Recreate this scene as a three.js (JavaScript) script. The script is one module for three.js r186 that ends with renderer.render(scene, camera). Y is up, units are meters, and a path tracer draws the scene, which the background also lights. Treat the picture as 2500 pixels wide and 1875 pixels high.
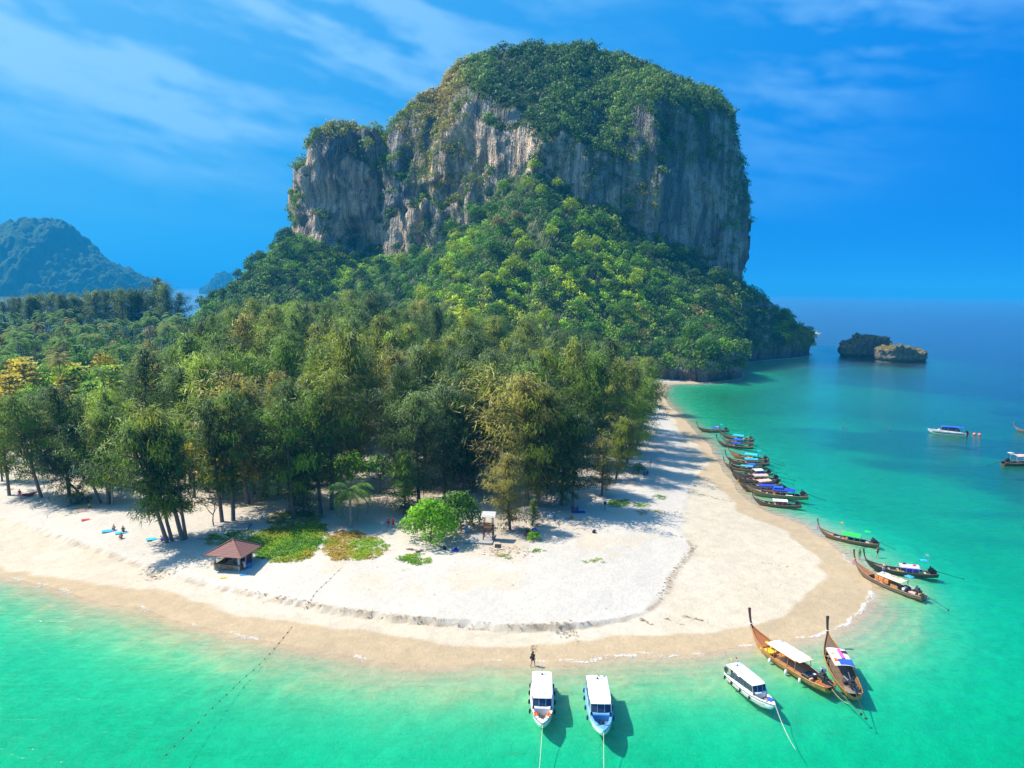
import * as THREE from 'three';
import * as BGU from 'three/addons/utils/BufferGeometryUtils.js';
import { RoundedBoxGeometry } from 'three/addons/geometries/RoundedBoxGeometry.js';

// ---------------------------------------------------------------- camera, sky, sun, exposure
const scene = new THREE.Scene();
const renderer = new THREE.WebGLRenderer({ antialias: true });
renderer.setSize(1024, 768);
renderer.toneMapping = THREE.LinearToneMapping;
renderer.toneMappingExposure = 1.75;
renderer.outputColorSpace = THREE.SRGBColorSpace;
renderer.shadowMap.enabled = true;
renderer.shadowMap.type = THREE.PCFSoftShadowMap;

const CAM_H = 40, PITCH = 7.25 * Math.PI / 180, ROLL = 0.012, VFOV = 55;
const camera = new THREE.PerspectiveCamera(VFOV, 1024 / 768, 0.5, 60000);
camera.position.set(0, CAM_H, 0);
camera.rotation.set(-PITCH, 0, ROLL);

const SUN = new THREE.Vector3(-0.602, 0.793, -0.095).normalize();
const sun = new THREE.DirectionalLight(new THREE.Color(1.0, 0.92, 0.79), 4.9);
sun.position.copy(SUN).multiplyScalar(600).add(new THREE.Vector3(0, 0, -250));
sun.target.position.set(0, 0, -250);
sun.castShadow = true;
sun.shadow.mapSize.set(4096, 4096);
sun.shadow.radius = 1;
Object.assign(sun.shadow.camera, { left: -420, right: 420, top: 420, bottom: -420, near: 10, far: 1400 });
scene.add(sun, sun.target);

// ---------------------------------------------------------------- random numbers and noise
let seed_ = 7;
const srand = (s) => { seed_ = s >>> 0; };
const rnd = () => { seed_ = (seed_ + 0x6d2b79f5) >>> 0; let t = Math.imul(seed_ ^ (seed_ >>> 15), 1 | seed_); t = (t + Math.imul(t ^ (t >>> 7), 61 | t)) ^ t; return ((t ^ (t >>> 14)) >>> 0) / 4294967296; };
const rr = (a, b) => a + (b - a) * rnd();
const pick = (a) => a[Math.floor(rnd() * a.length) % a.length];
const clamp = (x, a = 0, b = 1) => Math.min(b, Math.max(a, x));
const lerp = (a, b, t) => a + (b - a) * t;
const smooth = (a, b, x) => { const t = clamp((x - a) / (b - a)); return t * t * (3 - 2 * t); };
const h3 = (x, y, z) => { let h = Math.imul(x, 374761393) ^ Math.imul(y, 668265263) ^ Math.imul(z, 1274126177); h = Math.imul(h ^ (h >>> 13), 1274126177); return ((h ^ (h >>> 16)) >>> 0) / 2147483648 - 1; };
function n3(x, y, z) {                                  // value noise, -1 .. 1
  const ix = Math.floor(x), iy = Math.floor(y), iz = Math.floor(z);
  let fx = x - ix, fy = y - iy, fz = z - iz;
  fx = fx * fx * (3 - 2 * fx); fy = fy * fy * (3 - 2 * fy); fz = fz * fz * (3 - 2 * fz);
  const a = lerp(lerp(h3(ix, iy, iz), h3(ix + 1, iy, iz), fx), lerp(h3(ix, iy + 1, iz), h3(ix + 1, iy + 1, iz), fx), fy);
  const b = lerp(lerp(h3(ix, iy, iz + 1), h3(ix + 1, iy, iz + 1), fx), lerp(h3(ix, iy + 1, iz + 1), h3(ix + 1, iy + 1, iz + 1), fx), fy);
  return lerp(a, b, fz);
}
function n2(x, y) {
  const ix = Math.floor(x), iy = Math.floor(y); let fx = x - ix, fy = y - iy;
  fx = fx * fx * (3 - 2 * fx); fy = fy * fy * (3 - 2 * fy);
  return lerp(lerp(h3(ix, iy, 7), h3(ix + 1, iy, 7), fx), lerp(h3(ix, iy + 1, 7), h3(ix + 1, iy + 1, 7), fx), fy);
}
const fbm2 = (x, y, o = 4) => { let s = 0, a = 0.5; for (let i = 0; i < o; i++) { s += a * n2(x, y); x = x * 2.03 + 17.1; y = y * 2.03 - 9.7; a *= 0.5; } return s; };
const fbm3 = (x, y, z, o = 4) => { let s = 0, a = 0.5; for (let i = 0; i < o; i++) { s += a * n3(x, y, z); x = x * 2.03 + 5.1; y = y * 2.03 + 3.7; z = z * 2.03 - 9.7; a *= 0.5; } return s; };

// ---------------------------------------------------------------- surveying: a sight line (in 2212 x 1659 units of the photograph) turned into a place on the ground
const FPX = 829.5 / Math.tan(VFOV * Math.PI / 360);
function sight(u, v) {
  const a = (u - 1106) / FPX, b = -(v - 829.5) / FPX, c = Math.cos(PITCH), s = Math.sin(PITCH), x = a * Math.cos(ROLL) - b * Math.sin(ROLL), y = a * Math.sin(ROLL) + b * Math.cos(ROLL);
  return new THREE.Vector3(x, y * c - s, -c - y * s);
}
function onGround(u, v, h = 0) { const d = sight(u, v), t = (h - CAM_H) / d.y; return new THREE.Vector3(d.x * t, h, d.z * t); }
function atDepth(u, v, D) { const d = sight(u, v), t = D / -d.z; return new THREE.Vector3(d.x * t, CAM_H + d.y * t, -D); }
const poly = (list, h = 0) => list.map(([u, v]) => { const p = onGround(u, v, h); return [p.x, p.z]; });
function segDist(px, pz, P, closed) {
  let best = 1e18; const n = P.length;
  for (let i = 0; i < n - (closed ? 0 : 1); i++) {
    const [ax, az] = P[i], [bx, bz] = P[(i + 1) % n], dx = bx - ax, dz = bz - az;
    const t = clamp(((px - ax) * dx + (pz - az) * dz) / (dx * dx + dz * dz + 1e-9)), qx = px - ax - dx * t, qz = pz - az - dz * t, d = qx * qx + qz * qz;
    if (d < best) best = d;
  }
  return Math.sqrt(best);
}
function inside(px, pz, P) {
  let c = false;
  for (let i = 0, j = P.length - 1; i < P.length; j = i++) { const [xi, zi] = P[i], [xj, zj] = P[j]; if ((zi > pz) !== (zj > pz) && px < (xj - xi) * (pz - zi) / (zj - zi) + xi) c = !c; }
  return c;
}
const sdist = (px, pz, P) => (inside(px, pz, P) ? 1 : -1) * segDist(px, pz, P, true);
// rounds the corners of an outline
function round(P, times = 2) { for (let k = 0; k < times; k++) { const Q = []; P.forEach(([x, z], i) => { const [a, b] = P[(i + 1) % P.length]; Q.push([x * 0.75 + a * 0.25, z * 0.75 + b * 0.25], [x * 0.25 + a * 0.75, z * 0.25 + b * 0.75]); }); P = Q; } return P; }

// ---------------------------------------------------------------- sky
{
  const W = 2048, H = 1024, data = new Float32Array(W * H * 4), D2 = Math.PI / 180;
  // banks of thin cloud: azimuth from the north (-z) and height in degrees, half widths, tilt, thickness
  const BANKS = [[-27, 11.5, 15, 3.6, -16, 0.75], [-36, 16, 12, 4, -10, 0.5], [-13, 17.5, 13, 5.5, -24, 0.85], [-2, 21, 14, 4, 8, 0.6], [24, 17, 10, 5, 28, 1.0], [33, 21, 9, 2.6, 12, 0.8], [-60, 22, 22, 7, -12, 0.7], [60, 25, 20, 6, 14, 0.6], [5, 38, 30, 9, 10, 0.6], [-120, 30, 30, 9, 0, 0.5], [130, 28, 30, 9, 6, 0.5], [180, 40, 40, 12, -8, 0.5]];
  for (let r = 0; r < H; r++) {
    const el = ((r + 0.5) / H - 0.5) * Math.PI, y = Math.sin(el), ce = Math.cos(el);
    for (let c = 0; c < W; c++) {
      const az = ((c + 0.5) / W - 0.5) * 2 * Math.PI, x = ce * Math.cos(az), z = ce * Math.sin(az);
      const mu = x * SUN.x + y * SUN.y + z * SUN.z, up = Math.max(y, 0);
      // clear air: deep blue away from the sun, paler towards it and towards the horizon on that side
      const pale = smooth(-0.35, 1, mu), hz = Math.exp(-up * 5.5);
      let R = 0.0005 + 0.075 * pale * pale, G = 0.098 + 0.195 * pale + 0.075 * hz * (0.4 + pale), B = 0.455 + 0.10 * pale + 0.05 * hz;
      const glow = Math.pow(Math.max(mu, 0), 24) * 1.2 + Math.pow(Math.max(mu, 0), 5) * 0.20;
      R += glow; G += glow * 0.97; B += glow * 0.9;
      if (y > 0.005) {                                   // high thin cloud in soft banks and streaks
        const A = Math.atan2(x, -z) / D2, E = el / D2, wa = 5 * fbm2(A * 0.07 + 3, E * 0.16, 4), we = 3 * fbm2(A * 0.06 - 5, E * 0.14 + 9, 4);
        let cl = 0;
        for (const [a0, e0, ra, re, tilt, w] of BANKS) { let da = A - a0; if (da > 180) da -= 360; if (da < -180) da += 360; da += wa; const de = E - e0 + we, ct = Math.cos(tilt * D2), st = Math.sin(tilt * D2), p = (da * ct + de * st) / ra, q = (de * ct - da * st) / re; cl += w * Math.exp(-(p * p + q * q)); }
        const str = fbm2(A * 0.09 + E * 0.12 + wa * 0.2, E * 0.75 + A * 0.10 + we * 0.4, 5), fin = fbm2(A * 0.5 + 7, E * 1.6 + A * 0.3, 4);
        cl = clamp(cl * (0.66 + 1.7 * str + 0.75 * fin)) * 0.38 * smooth(0.01, 0.12, y);
        R = lerp(R, 0.13 + 0.28 * pale, cl); G = lerp(G, 0.36 + 0.26 * pale, cl); B = lerp(B, 0.66 + 0.06 * pale, cl);
      }
      const o = (r * W + c) * 4;
      data[o] = R; data[o + 1] = G; data[o + 2] = B; data[o + 3] = 1;
    }
  }
  const t = new THREE.DataTexture(data, W, H, THREE.RGBAFormat, THREE.FloatType);
  t.mapping = THREE.EquirectangularReflectionMapping; t.magFilter = t.minFilter = THREE.LinearFilter; t.wrapS = THREE.RepeatWrapping; t.needsUpdate = true;
  scene.background = t; scene.environment = t;
}
scene.fog = new THREE.FogExp2(new THREE.Color(0.03, 0.48, 1.0), 0.00019);

// ---------------------------------------------------------------- names
const used = new Map();
function numbered(n) { const k = used.get(n) ?? 0; used.set(n, k + 1); return k ? n + '_' + String(k).padStart(3, '0') : n; }
function tag(o, label, category, group, kind) { if (label) o.userData.label = label; if (category) o.userData.category = category; if (group) o.userData.group = group; if (kind) o.userData.kind = kind; return o; }
function mesh(name, g, m, parent, cast = true) {
  const o = new THREE.Mesh(g, m); o.name = parent ? name : numbered(name); o.castShadow = cast; o.receiveShadow = true; (parent ?? scene).add(o); return o;
}
function thing(name, label, category, pos = [0, 0, 0], turn = 0, group) {
  const o = new THREE.Group(); o.name = numbered(name); o.position.set(...pos); o.rotation.y = turn; scene.add(o); return tag(o, label, category, group);
}
const std = (r, g, b, rough = 0.8, more = {}) => new THREE.MeshStandardMaterial({ color: new THREE.Color().setRGB(r, g, b), roughness: rough, ...more });
const phys = (r, g, b, rough = 0.8, more = {}) => new THREE.MeshPhysicalMaterial({ color: new THREE.Color().setRGB(r, g, b), roughness: rough, ...more });
function dataTex(W, H, f, srgb, rep = true) {
  const d = new Uint8Array(W * H * 4), o = [0, 0, 0];
  for (let y = 0; y < H; y++) for (let x = 0; x < W; x++) { f(x / W, y / H, o); const i = (y * W + x) * 4; for (let c = 0; c < 3; c++) d[i + c] = clamp(o[c]) * 255; d[i + 3] = 255; }
  const t = new THREE.DataTexture(d, W, H); if (rep) t.wrapS = t.wrapT = THREE.RepeatWrapping; t.magFilter = THREE.LinearFilter; t.minFilter = THREE.LinearMipmapLinearFilter; t.generateMipmaps = true; if (srgb) t.colorSpace = THREE.SRGBColorSpace; t.needsUpdate = true; return t;
}
// noise that repeats every px, py cells
function tile2(x, y, px, py, s = 0) {
  const ix = Math.floor(x), iy = Math.floor(y); let fx = x - ix, fy = y - iy; fx = fx * fx * (3 - 2 * fx); fy = fy * fy * (3 - 2 * fy);
  const a = ((ix % px) + px) % px, b = ((iy % py) + py) % py, a1 = (a + 1) % px, b1 = (b + 1) % py;
  return lerp(lerp(h3(a, b, s), h3(a1, b, s), fx), lerp(h3(a, b1, s), h3(a1, b1, s), fx), fy);
}
// ================================================================ the land: outlines surveyed on the ground
const SHORE = round([...poly([[-60, 1240], [0, 1249], [45, 1250], [98, 1268], [157, 1281], [224, 1302], [317, 1318], [358, 1333], [434, 1349], [532, 1373], [588, 1382], [640, 1395], [700, 1408], [762, 1420], [830, 1432], [900, 1438], [1000, 1436], [1060, 1428], [1149, 1430], [1210, 1427], [1272, 1424], [1314, 1417], [1371, 1411], [1450, 1414], [1522, 1409], [1610, 1396], [1650, 1392], [1725, 1378], [1779, 1362], [1816, 1347], [1844, 1328], [1860, 1306], [1874, 1284], [1878, 1270], [1872, 1250], [1858, 1232], [1834, 1207], [1806, 1183], [1772, 1160], [1725, 1131], [1655, 1107], [1625, 1090], [1599, 1068], [1582, 1048], [1566, 1026], [1555, 1002], [1540, 975], [1522, 952], [1496, 928], [1472, 902], [1445, 875], [1430, 850], [1438, 834], [1455, 829]]),
  ...poly([[1520, 829], [1600, 821], [1612, 812], [1600, 800], [1597, 788], [1626, 782], [1682, 777], [1744, 772], [1756, 764]]), [206, -530], [190, -590], [120, -670], [-50, -700], [-250, -660], [-420, -580], [-520, -430], [-420, -300], [-250, -190], [-150, -135]], 1);
const BERM = round([...poly([[-120, 1100], [0, 1118], [45, 1132], [130, 1160], [260, 1200], [392, 1241], [504, 1267], [594, 1287], [667, 1300], [748, 1314], [818, 1324], [925, 1337], [1014, 1344], [1090, 1347], [1210, 1346], [1280, 1340], [1371, 1324], [1425, 1295], [1446, 1268], [1447, 1246], [1470, 1222], [1496, 1196], [1496, 1178], [1474, 1158], [1476, 1120], [1490, 1060], [1497, 1020], [1490, 985], [1470, 950], [1450, 905], [1436, 870], [1424, 845]], 1.2), [82, -330], [60, -420], [-60, -560], [-480, -545], [-420, -250]], 1);
const PATCH = {};                                        // patches of creeping green on the sand
PATCH.a = round(poly([[536, 1170], [560, 1150], [610, 1138], [690, 1134], [708, 1145], [700, 1165], [680, 1185], [668, 1205], [640, 1212], [560, 1208], [535, 1195]], 1.7), 2);
PATCH.b = round(poly([[722, 1148], [760, 1150], [800, 1158], [830, 1176], [836, 1192], [815, 1208], [770, 1218], [730, 1214], [702, 1206], [696, 1185], [702, 1165]], 1.7), 2);
PATCH.c = round(poly([[434, 1165], [480, 1149], [540, 1150], [546, 1158], [520, 1172], [500, 1180], [440, 1176]], 1.7), 2);
PATCH.d = round(poly([[560, 1128], [610, 1108], [680, 1110], [702, 1120], [690, 1134], [600, 1138]], 1.7), 2);
PATCH.e = round(poly([[866, 1206], [890, 1198], [920, 1206], [930, 1216], [905, 1226], [880, 1224], [868, 1214]], 1.7), 2);
PATCH.f = round(poly([[856, 1198], [866, 1194], [872, 1199], [864, 1203]], 1.7), 2);
PATCH.g = round(poly([[1078, 1205], [1090, 1200], [1099, 1206], [1090, 1214], [1080, 1213]], 1.7), 2);
PATCH.h = round(poly([[1144, 1190], [1160, 1186], [1180, 1188], [1183, 1197], [1160, 1201], [1146, 1196]], 1.7), 2);
PATCH.i = round(poly([[1258, 1216], [1280, 1208], [1306, 1208], [1310, 1216], [1290, 1222], [1262, 1222]], 1.7), 2);
PATCH.j = round(poly([[1314, 1082], [1335, 1076], [1360, 1080], [1354, 1093], [1325, 1096], [1314, 1090]], 1.7), 2);
PATCH.k = round(poly([[1368, 1088], [1390, 1084], [1404, 1090], [1380, 1096]], 1.7), 2);
PATCH.l = round(poly([[1406, 1066], [1430, 1064], [1444, 1070], [1425, 1076], [1408, 1074]], 1.7), 2);
PATCH.m = round(poly([[1370, 1105], [1400, 1098], [1432, 1104], [1425, 1112], [1385, 1114]], 1.7), 2);

function ground(x, z, out) {                             // height of sand and seabed; out gets the distances that colour it
  const wob = 0.9 * n2(x * 0.11, z * 0.11) + 0.35 * n2(x * 0.37 + 9, z * 0.37);
  const s = sdist(x, z, SHORE) + wob * 0.7, b = s > 0 ? sdist(x, z, BERM) : -50;
  let y;
  if (s < 0) {
    const d = -s, east = smooth(20, 160, x), front = smooth(-120, -40, z);
    y = -(d < 7 ? 0.055 * d : 0.385 + 0.115 * (d - 7));
    const floor = -(2.5 + 3.4 * smooth(30, 160, d) * (0.35 + east) + 3 * smooth(200, 900, d));
    y = Math.max(y, floor + 0.5 * n2(x * 0.03, z * 0.03));
    y += (0.07 * n2(x * 0.5, z * 0.5) + 0.07 * (1 - 2 * Math.abs(n2(x * 0.75 + z * 0.2, z * 0.95)))) * smooth(0, 6, d) + 0.032 * Math.sin(s * 4.6 + 0.8 * n2(x * 0.3, z * 0.3)) * smooth(0.5, 2, d) * smooth(11, 6, d) * smooth(-95, -88, z);
  } else {
    y = Math.min(0.055 * s, 0.5 + 0.03 * s);
    y = Math.min(y, 1.25);
    const cusp = 0.22 * Math.abs(n2(x * 0.8, z * 0.8)) + 0.35 * n2(x * 0.22, z * 0.22);
    const step = smooth(-0.05, 0.22, b + cusp * 1.4);
    y += step * (1 - 0.82 * smooth(6, 24, x)) * (0.46 + 0.20 * n2(x * 0.06, z * 0.06)) + smooth(0, 10, b) * 0.35 + smooth(20, 90, b) * 1.2 * (0.5 + 0.5 * n2(x * 0.02, z * 0.02));
    y += 13 * Math.exp(-(((x + 45) / 80) ** 2 + ((z + 305) / 75) ** 2)) * smooth(4, 40, b) + 5 * smooth(-300, -420, z) * smooth(10, 60, b);
    y += smooth(1, 6, b) * (0.05 * n2(x * 0.6, z * 0.6) + 0.10 * n2(x * 0.19, z * 0.19) + 0.03 * n2(x * 1.7, z * 1.7));
  }
  if (out) { out.s = s; out.b = b; }
  return y;
}
const gy = (x, z) => ground(x, z);
const place = (u, v, h = 1.7) => { let p = onGround(u, v, h); for (let i = 0; i < 4; i++) p = onGround(u, v, gy(p.x, p.z)); return p; };

function lines(knots) {                                  // [[from, to, step], ...] then growing steps outwards
  const a = []; for (const [p, q, st] of knots) for (let x = p; x < q - 1e-6; x += st) a.push(x); a.push(knots[knots.length - 1][1]); return a;
}
function spread(core, far, rate = 1.35) { const a = [...core]; let st = a[a.length - 1] - a[a.length - 2]; let x = a[a.length - 1]; while (x < far) { st *= rate; x += st; a.push(x); } st = a[1] - a[0]; x = a[0]; while (x > -far) { st *= rate; x -= st; a.unshift(x); } return a; }
{
  const X = spread(lines([[-330, -130, 4], [-130, -92, 1.2], [-92, 70, 0.55], [70, 110, 1.2], [110, 330, 4]]), 14000), Z = spread(lines([[-700, -340, 5], [-340, -185, 1.5], [-185, -92, 0.55], [-92, -68, 0.36], [-68, -40, 1.1]]), 14000);
  const nx = X.length, nz = Z.length, P = new Float32Array(nx * nz * 3), C = new Float32Array(nx * nz * 3), U = new Float32Array(nx * nz * 2), o = {};
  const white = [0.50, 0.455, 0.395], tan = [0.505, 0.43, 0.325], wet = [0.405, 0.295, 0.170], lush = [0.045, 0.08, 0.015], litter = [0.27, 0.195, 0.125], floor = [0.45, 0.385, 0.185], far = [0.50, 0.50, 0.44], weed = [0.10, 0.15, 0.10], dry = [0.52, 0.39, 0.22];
  const mix = (c, d, t) => { for (let i = 0; i < 3; i++) c[i] += (d[i] - c[i]) * t; };
  for (let j = 0; j < nz; j++) for (let i = 0; i < nx; i++) {
    const x = X[i], z = Z[j], k = j * nx + i, y = ground(x, z, o);
    P.set([x, y, z], k * 3); U.set([x, -z], k * 2);
    const c = tan.slice(), m = fbm2(x * 0.09, z * 0.09, 4), f = n2(x * 0.9, z * 0.9);
    mix(c, white, smooth(-0.3, 0.6, o.b + 0.5 * f));
    mix(c, white, 0.35 * smooth(-0.1, 0.3, m) * smooth(-12, 0, o.b));
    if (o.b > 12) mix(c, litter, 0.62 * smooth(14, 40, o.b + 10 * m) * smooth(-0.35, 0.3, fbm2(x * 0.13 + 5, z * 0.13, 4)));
    if (o.b > 1) mix(c, dry, 0.28 * smooth(0.12, 0.4, fbm2(x * 0.16 - 3, z * 0.16 + 8, 3)) * smooth(2, 8, o.b));
    if (x < -70 && z < -165) mix(c, lush, 0.9 * smooth(-165, -195, z + 25 * m) * smooth(-70, -95, x + 20 * m) * smooth(4, 12, o.b));
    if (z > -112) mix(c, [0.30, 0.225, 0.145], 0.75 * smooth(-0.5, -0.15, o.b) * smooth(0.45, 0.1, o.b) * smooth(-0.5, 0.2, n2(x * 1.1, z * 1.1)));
    const wl = 4.2 + 2.6 * n2(x * 0.07 + 3, z * 0.07) + 0.8 * n2(x * 0.3, z * 0.3);   // the reach of the last waves: wet, darker sand with an edge
    mix(c, wet, 0.85 * (1 - smooth(wl - 0.25, wl + 0.25, o.s)));
    if (o.s < 0) {
      mix(c, floor, smooth(0, 8, -o.s)); mix(c, far, smooth(60, 220, -o.s));
      const w = smooth(0.0, 0.2, fbm2(x * 0.014 + 3.1, z * 0.022 + 1.7, 4) - 0.03 * smooth(120, 20, x)) * smooth(18, 44, -o.s) * smooth(20, 60, x) * smooth(520, 300, -z);
      mix(c, weed, 0.8 * w);
    }
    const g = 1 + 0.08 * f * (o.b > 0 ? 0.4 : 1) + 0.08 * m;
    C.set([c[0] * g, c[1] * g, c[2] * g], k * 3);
  }
  const I = new Uint32Array((nx - 1) * (nz - 1) * 6); let q = 0;
  for (let j = 0; j < nz - 1; j++) for (let i = 0; i < nx - 1; i++) { const a = j * nx + i, b = a + 1, c = a + nx, d = c + 1; I.set([a, c, b, b, c, d], q); q += 6; }
  const g = new THREE.BufferGeometry(); g.setAttribute('position', new THREE.BufferAttribute(P, 3)); g.setAttribute('color', new THREE.BufferAttribute(C, 3)); g.setAttribute('uv', new THREE.BufferAttribute(U, 2)); g.setIndex(new THREE.BufferAttribute(I, 1)); g.computeVertexNormals();
  const grain = dataTex(512, 512, (u, v, o) => { let h = 0.5 + 0.22 * tile2(u * 18, v * 18, 18, 18, 1) + 0.2 * tile2(u * 41, v * 41, 41, 41, 2) + 0.14 * tile2(u * 97, v * 97, 97, 97, 3) + 0.08 * tile2(u * 230, v * 230, 230, 230, 4); o[0] = o[1] = o[2] = h; });
  const tint = dataTex(512, 512, (u, v, o) => { let h = 0.90 + 0.05 * tile2(u * 31, v * 31, 31, 31, 5) + 0.05 * tile2(u * 120, v * 120, 120, 120, 6) - 0.35 * Math.max(0, tile2(u * 200, v * 200, 200, 200, 8) - 0.72); o[0] = h; o[1] = h * 0.995; o[2] = h * 0.99; });
  grain.repeat.set(1 / 8, 1 / 8); tint.repeat.set(1 / 13, 1 / 13);
  const m = new THREE.MeshStandardMaterial({ vertexColors: true, roughness: 0.95, bumpMap: grain, bumpScale: 0.055, map: tint });
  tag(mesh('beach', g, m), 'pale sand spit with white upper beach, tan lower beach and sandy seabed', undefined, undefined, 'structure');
}
// ================================================================ the sea
{
  const wave = dataTex(1024, 1024, (u, v, o) => {
    let h = 0, a = 1; for (const [fx, fy, s, w] of [[5, 9, 11, 0.30], [11, 21, 12, 0.26], [23, 47, 13, 0.22], [61, 97, 14, 0.16], [130, 170, 15, 0.09], [251, 290, 16, 0.05]]) h += w * (1 - 2 * Math.abs(tile2(u * fx + v * 2, v * fy, fx, fy, s)) ** 0.8) * a;
    o[0] = o[1] = o[2] = 0.5 + 0.42 * h;
  });
  wave.repeat.set(1 / 42, 1 / 42);
  const X = spread(lines([[-400, 400, 20]]), 14000), Z = spread(lines([[-700, 0, 20]]), 14000), P = [], U = [], I = [];
  for (const z of Z) for (const x of X) { P.push(x, 0, z); U.push(x, -z); }
  for (let j = 0; j < Z.length - 1; j++) for (let i = 0; i < X.length - 1; i++) { const a = j * X.length + i, b = a + 1, c = a + X.length, d = c + 1; I.push(a, c, b, b, c, d); }
  const g = new THREE.BufferGeometry(); g.setAttribute('position', new THREE.Float32BufferAttribute(P, 3)); g.setAttribute('uv', new THREE.Float32BufferAttribute(U, 2)); g.setIndex(I); g.computeVertexNormals();
  const m = phys(1, 1, 1, 0.20, { transmission: 1, thickness: 0, ior: 1.37, bumpMap: wave, bumpScale: 0.30, specularIntensity: 1.0 });
  tag(mesh('sea', g, m, undefined, false), 'clear turquoise sea round the sand spit', undefined, undefined, 'structure');
  // the body of the water: it takes the red out of the light over the length of the path through it
  const box = new THREE.BoxGeometry(27000, 40, 27000); box.translate(0, -20.03, 0);
  const body = phys(1, 1, 1, 0, { transmission: 1, thickness: 40, ior: 1.33, attenuationColor: new THREE.Color().setRGB(0.31, 0.965, 0.947), attenuationDistance: 1, transparent: true, opacity: 0.0 });
  tag(mesh('sea_water', box, body, undefined, false), 'green tinted body of sea water over the sand', undefined, undefined, 'structure');
}
// ================================================================ the limestone mountain
// a surface through a field that is positive inside (surface nets)
function surfaceNet(field, lo, hi, cell) {
  const nx = Math.ceil((hi[0] - lo[0]) / cell) + 1, ny = Math.ceil((hi[1] - lo[1]) / cell) + 1, nz = Math.ceil((hi[2] - lo[2]) / cell) + 1, F = new Float32Array(nx * ny * nz), id = new Int32Array(nx * ny * nz).fill(-1), P = [], I = [];
  const at = (i, j, k) => (k * ny + j) * nx + i;
  for (let k = 0; k < nz; k++) for (let i = 0; i < nx; i++) { const col = field(lo[0] + i * cell, lo[2] + k * cell); for (let j = 0; j < ny; j++) F[at(i, j, k)] = col(lo[1] + j * cell); }
  const E = [[0, 1], [2, 3], [4, 5], [6, 7], [0, 2], [1, 3], [4, 6], [5, 7], [0, 4], [1, 5], [2, 6], [3, 7]], v = new Float32Array(8);
  for (let k = 0; k < nz - 1; k++) for (let j = 0; j < ny - 1; j++) for (let i = 0; i < nx - 1; i++) {
    let n = 0; for (let c = 0; c < 8; c++) { v[c] = F[at(i + (c & 1), j + ((c >> 1) & 1), k + (c >> 2))]; if (v[c] > 0) n++; }
    if (n === 0 || n === 8) continue;
    let x = 0, y = 0, z = 0, m = 0;
    for (const [a, b] of E) if ((v[a] > 0) !== (v[b] > 0)) { const t = v[a] / (v[a] - v[b]); x += lerp(a & 1, b & 1, t); y += lerp((a >> 1) & 1, (b >> 1) & 1, t); z += lerp(a >> 2, b >> 2, t); m++; }
    id[at(i, j, k)] = P.length / 3; P.push(lo[0] + (i + x / m) * cell, lo[1] + (j + y / m) * cell, lo[2] + (k + z / m) * cell);
  }
  const quad = (a, b, c, d, flip) => { if (a < 0 || b < 0 || c < 0 || d < 0) return; if (flip) I.push(a, c, b, a, d, c); else I.push(a, b, c, a, c, d); };
  for (let k = 1; k < nz - 1; k++) for (let j = 1; j < ny - 1; j++) for (let i = 1; i < nx - 1; i++) {
    const s = F[at(i, j, k)] > 0;
    if (s !== F[at(i + 1, j, k)] > 0) quad(id[at(i, j - 1, k - 1)], id[at(i, j, k - 1)], id[at(i, j, k)], id[at(i, j - 1, k)], !s);
    if (s !== F[at(i, j + 1, k)] > 0) quad(id[at(i - 1, j, k - 1)], id[at(i - 1, j, k)], id[at(i, j, k)], id[at(i, j, k - 1)], !s);
    if (s !== F[at(i, j, k + 1)] > 0) quad(id[at(i - 1, j - 1, k)], id[at(i, j - 1, k)], id[at(i, j, k)], id[at(i - 1, j, k)], !s);
  }
  const g = new THREE.BufferGeometry(); g.setAttribute('position', new THREE.Float32BufferAttribute(P, 3)); g.setIndex(I); g.computeVertexNormals(); return g;
}
const table = (T) => (x) => { if (x <= T[0][0]) return T[0][1]; for (let i = 1; i < T.length; i++) if (x < T[i][0]) { const t = (x - T[i - 1][0]) / (T[i][0] - T[i - 1][0]); return lerp(T[i - 1][1], T[i][1], t); } return T[T.length - 1][1]; };
const smin = (a, b, k) => { const h = clamp(0.5 + 0.5 * (b - a) / k); return lerp(b, a, h) - k * h * (1 - h); };
const skyline = (list, D) => table(list.map(([u, v]) => { const p = atDepth(u, v, D); return [p.x, p.y]; }));
const TOP = skyline([[770, 345], [797, 318], [815, 296], [850, 266], [900, 240], [945, 228], [962, 192], [988, 150], [1012, 128], [1070, 116], [1150, 113], [1220, 114], [1280, 125], [1310, 138], [1360, 137], [1430, 157], [1500, 186], [1545, 207], [1575, 236], [1592, 285], [1603, 330], [1625, 420]], 512);
const TOWER = skyline([[600, 400], [632, 360], [645, 335], [662, 308], [690, 281], [715, 270], [755, 270], [790, 284], [808, 310], [830, 360]], 522);
const CLIFF = round([[-104, -570], [-101, -535], [-84, -508], [-62, -500], [-52, -484], [-30, -476], [-14, -458], [6, -446], [16, -436], [40, -434], [58, -444], [74, -446], [92, -462], [112, -466], [128, -480], [146, -494], [155, -514], [156, -545], [140, -600], [0, -620], [-92, -600]], 1);
const PILLAR = round([[-154, -560], [-156, -530], [-146, -512], [-128, -506], [-112, -512], [-102, -530], [-106, -566]], 1);
const FOOT = table([[-230, 52], [-156, 76], [-120, 62], [-84, 62], [-52, 66], [-25, 84], [2, 106], [20, 104], [45, 88], [70, 72], [95, 60], [130, 48], [160, 38], [190, 22], [215, 14]]);
const HILL = round([[-330, -660], [-320, -520], [-240, -440], [-150, -420], [-95, -385], [-60, -335], [-15, -300], [30, -300], [55, -318], [72, -333], ...SHORE.slice(0, 0), ...poly([[1520, 828], [1598, 820], [1608, 812], [1597, 800], [1593, 788], [1626, 781], [1682, 776], [1742, 771], [1754, 764]]), [202, -530], [186, -590], [120, -660]], 1);
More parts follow.
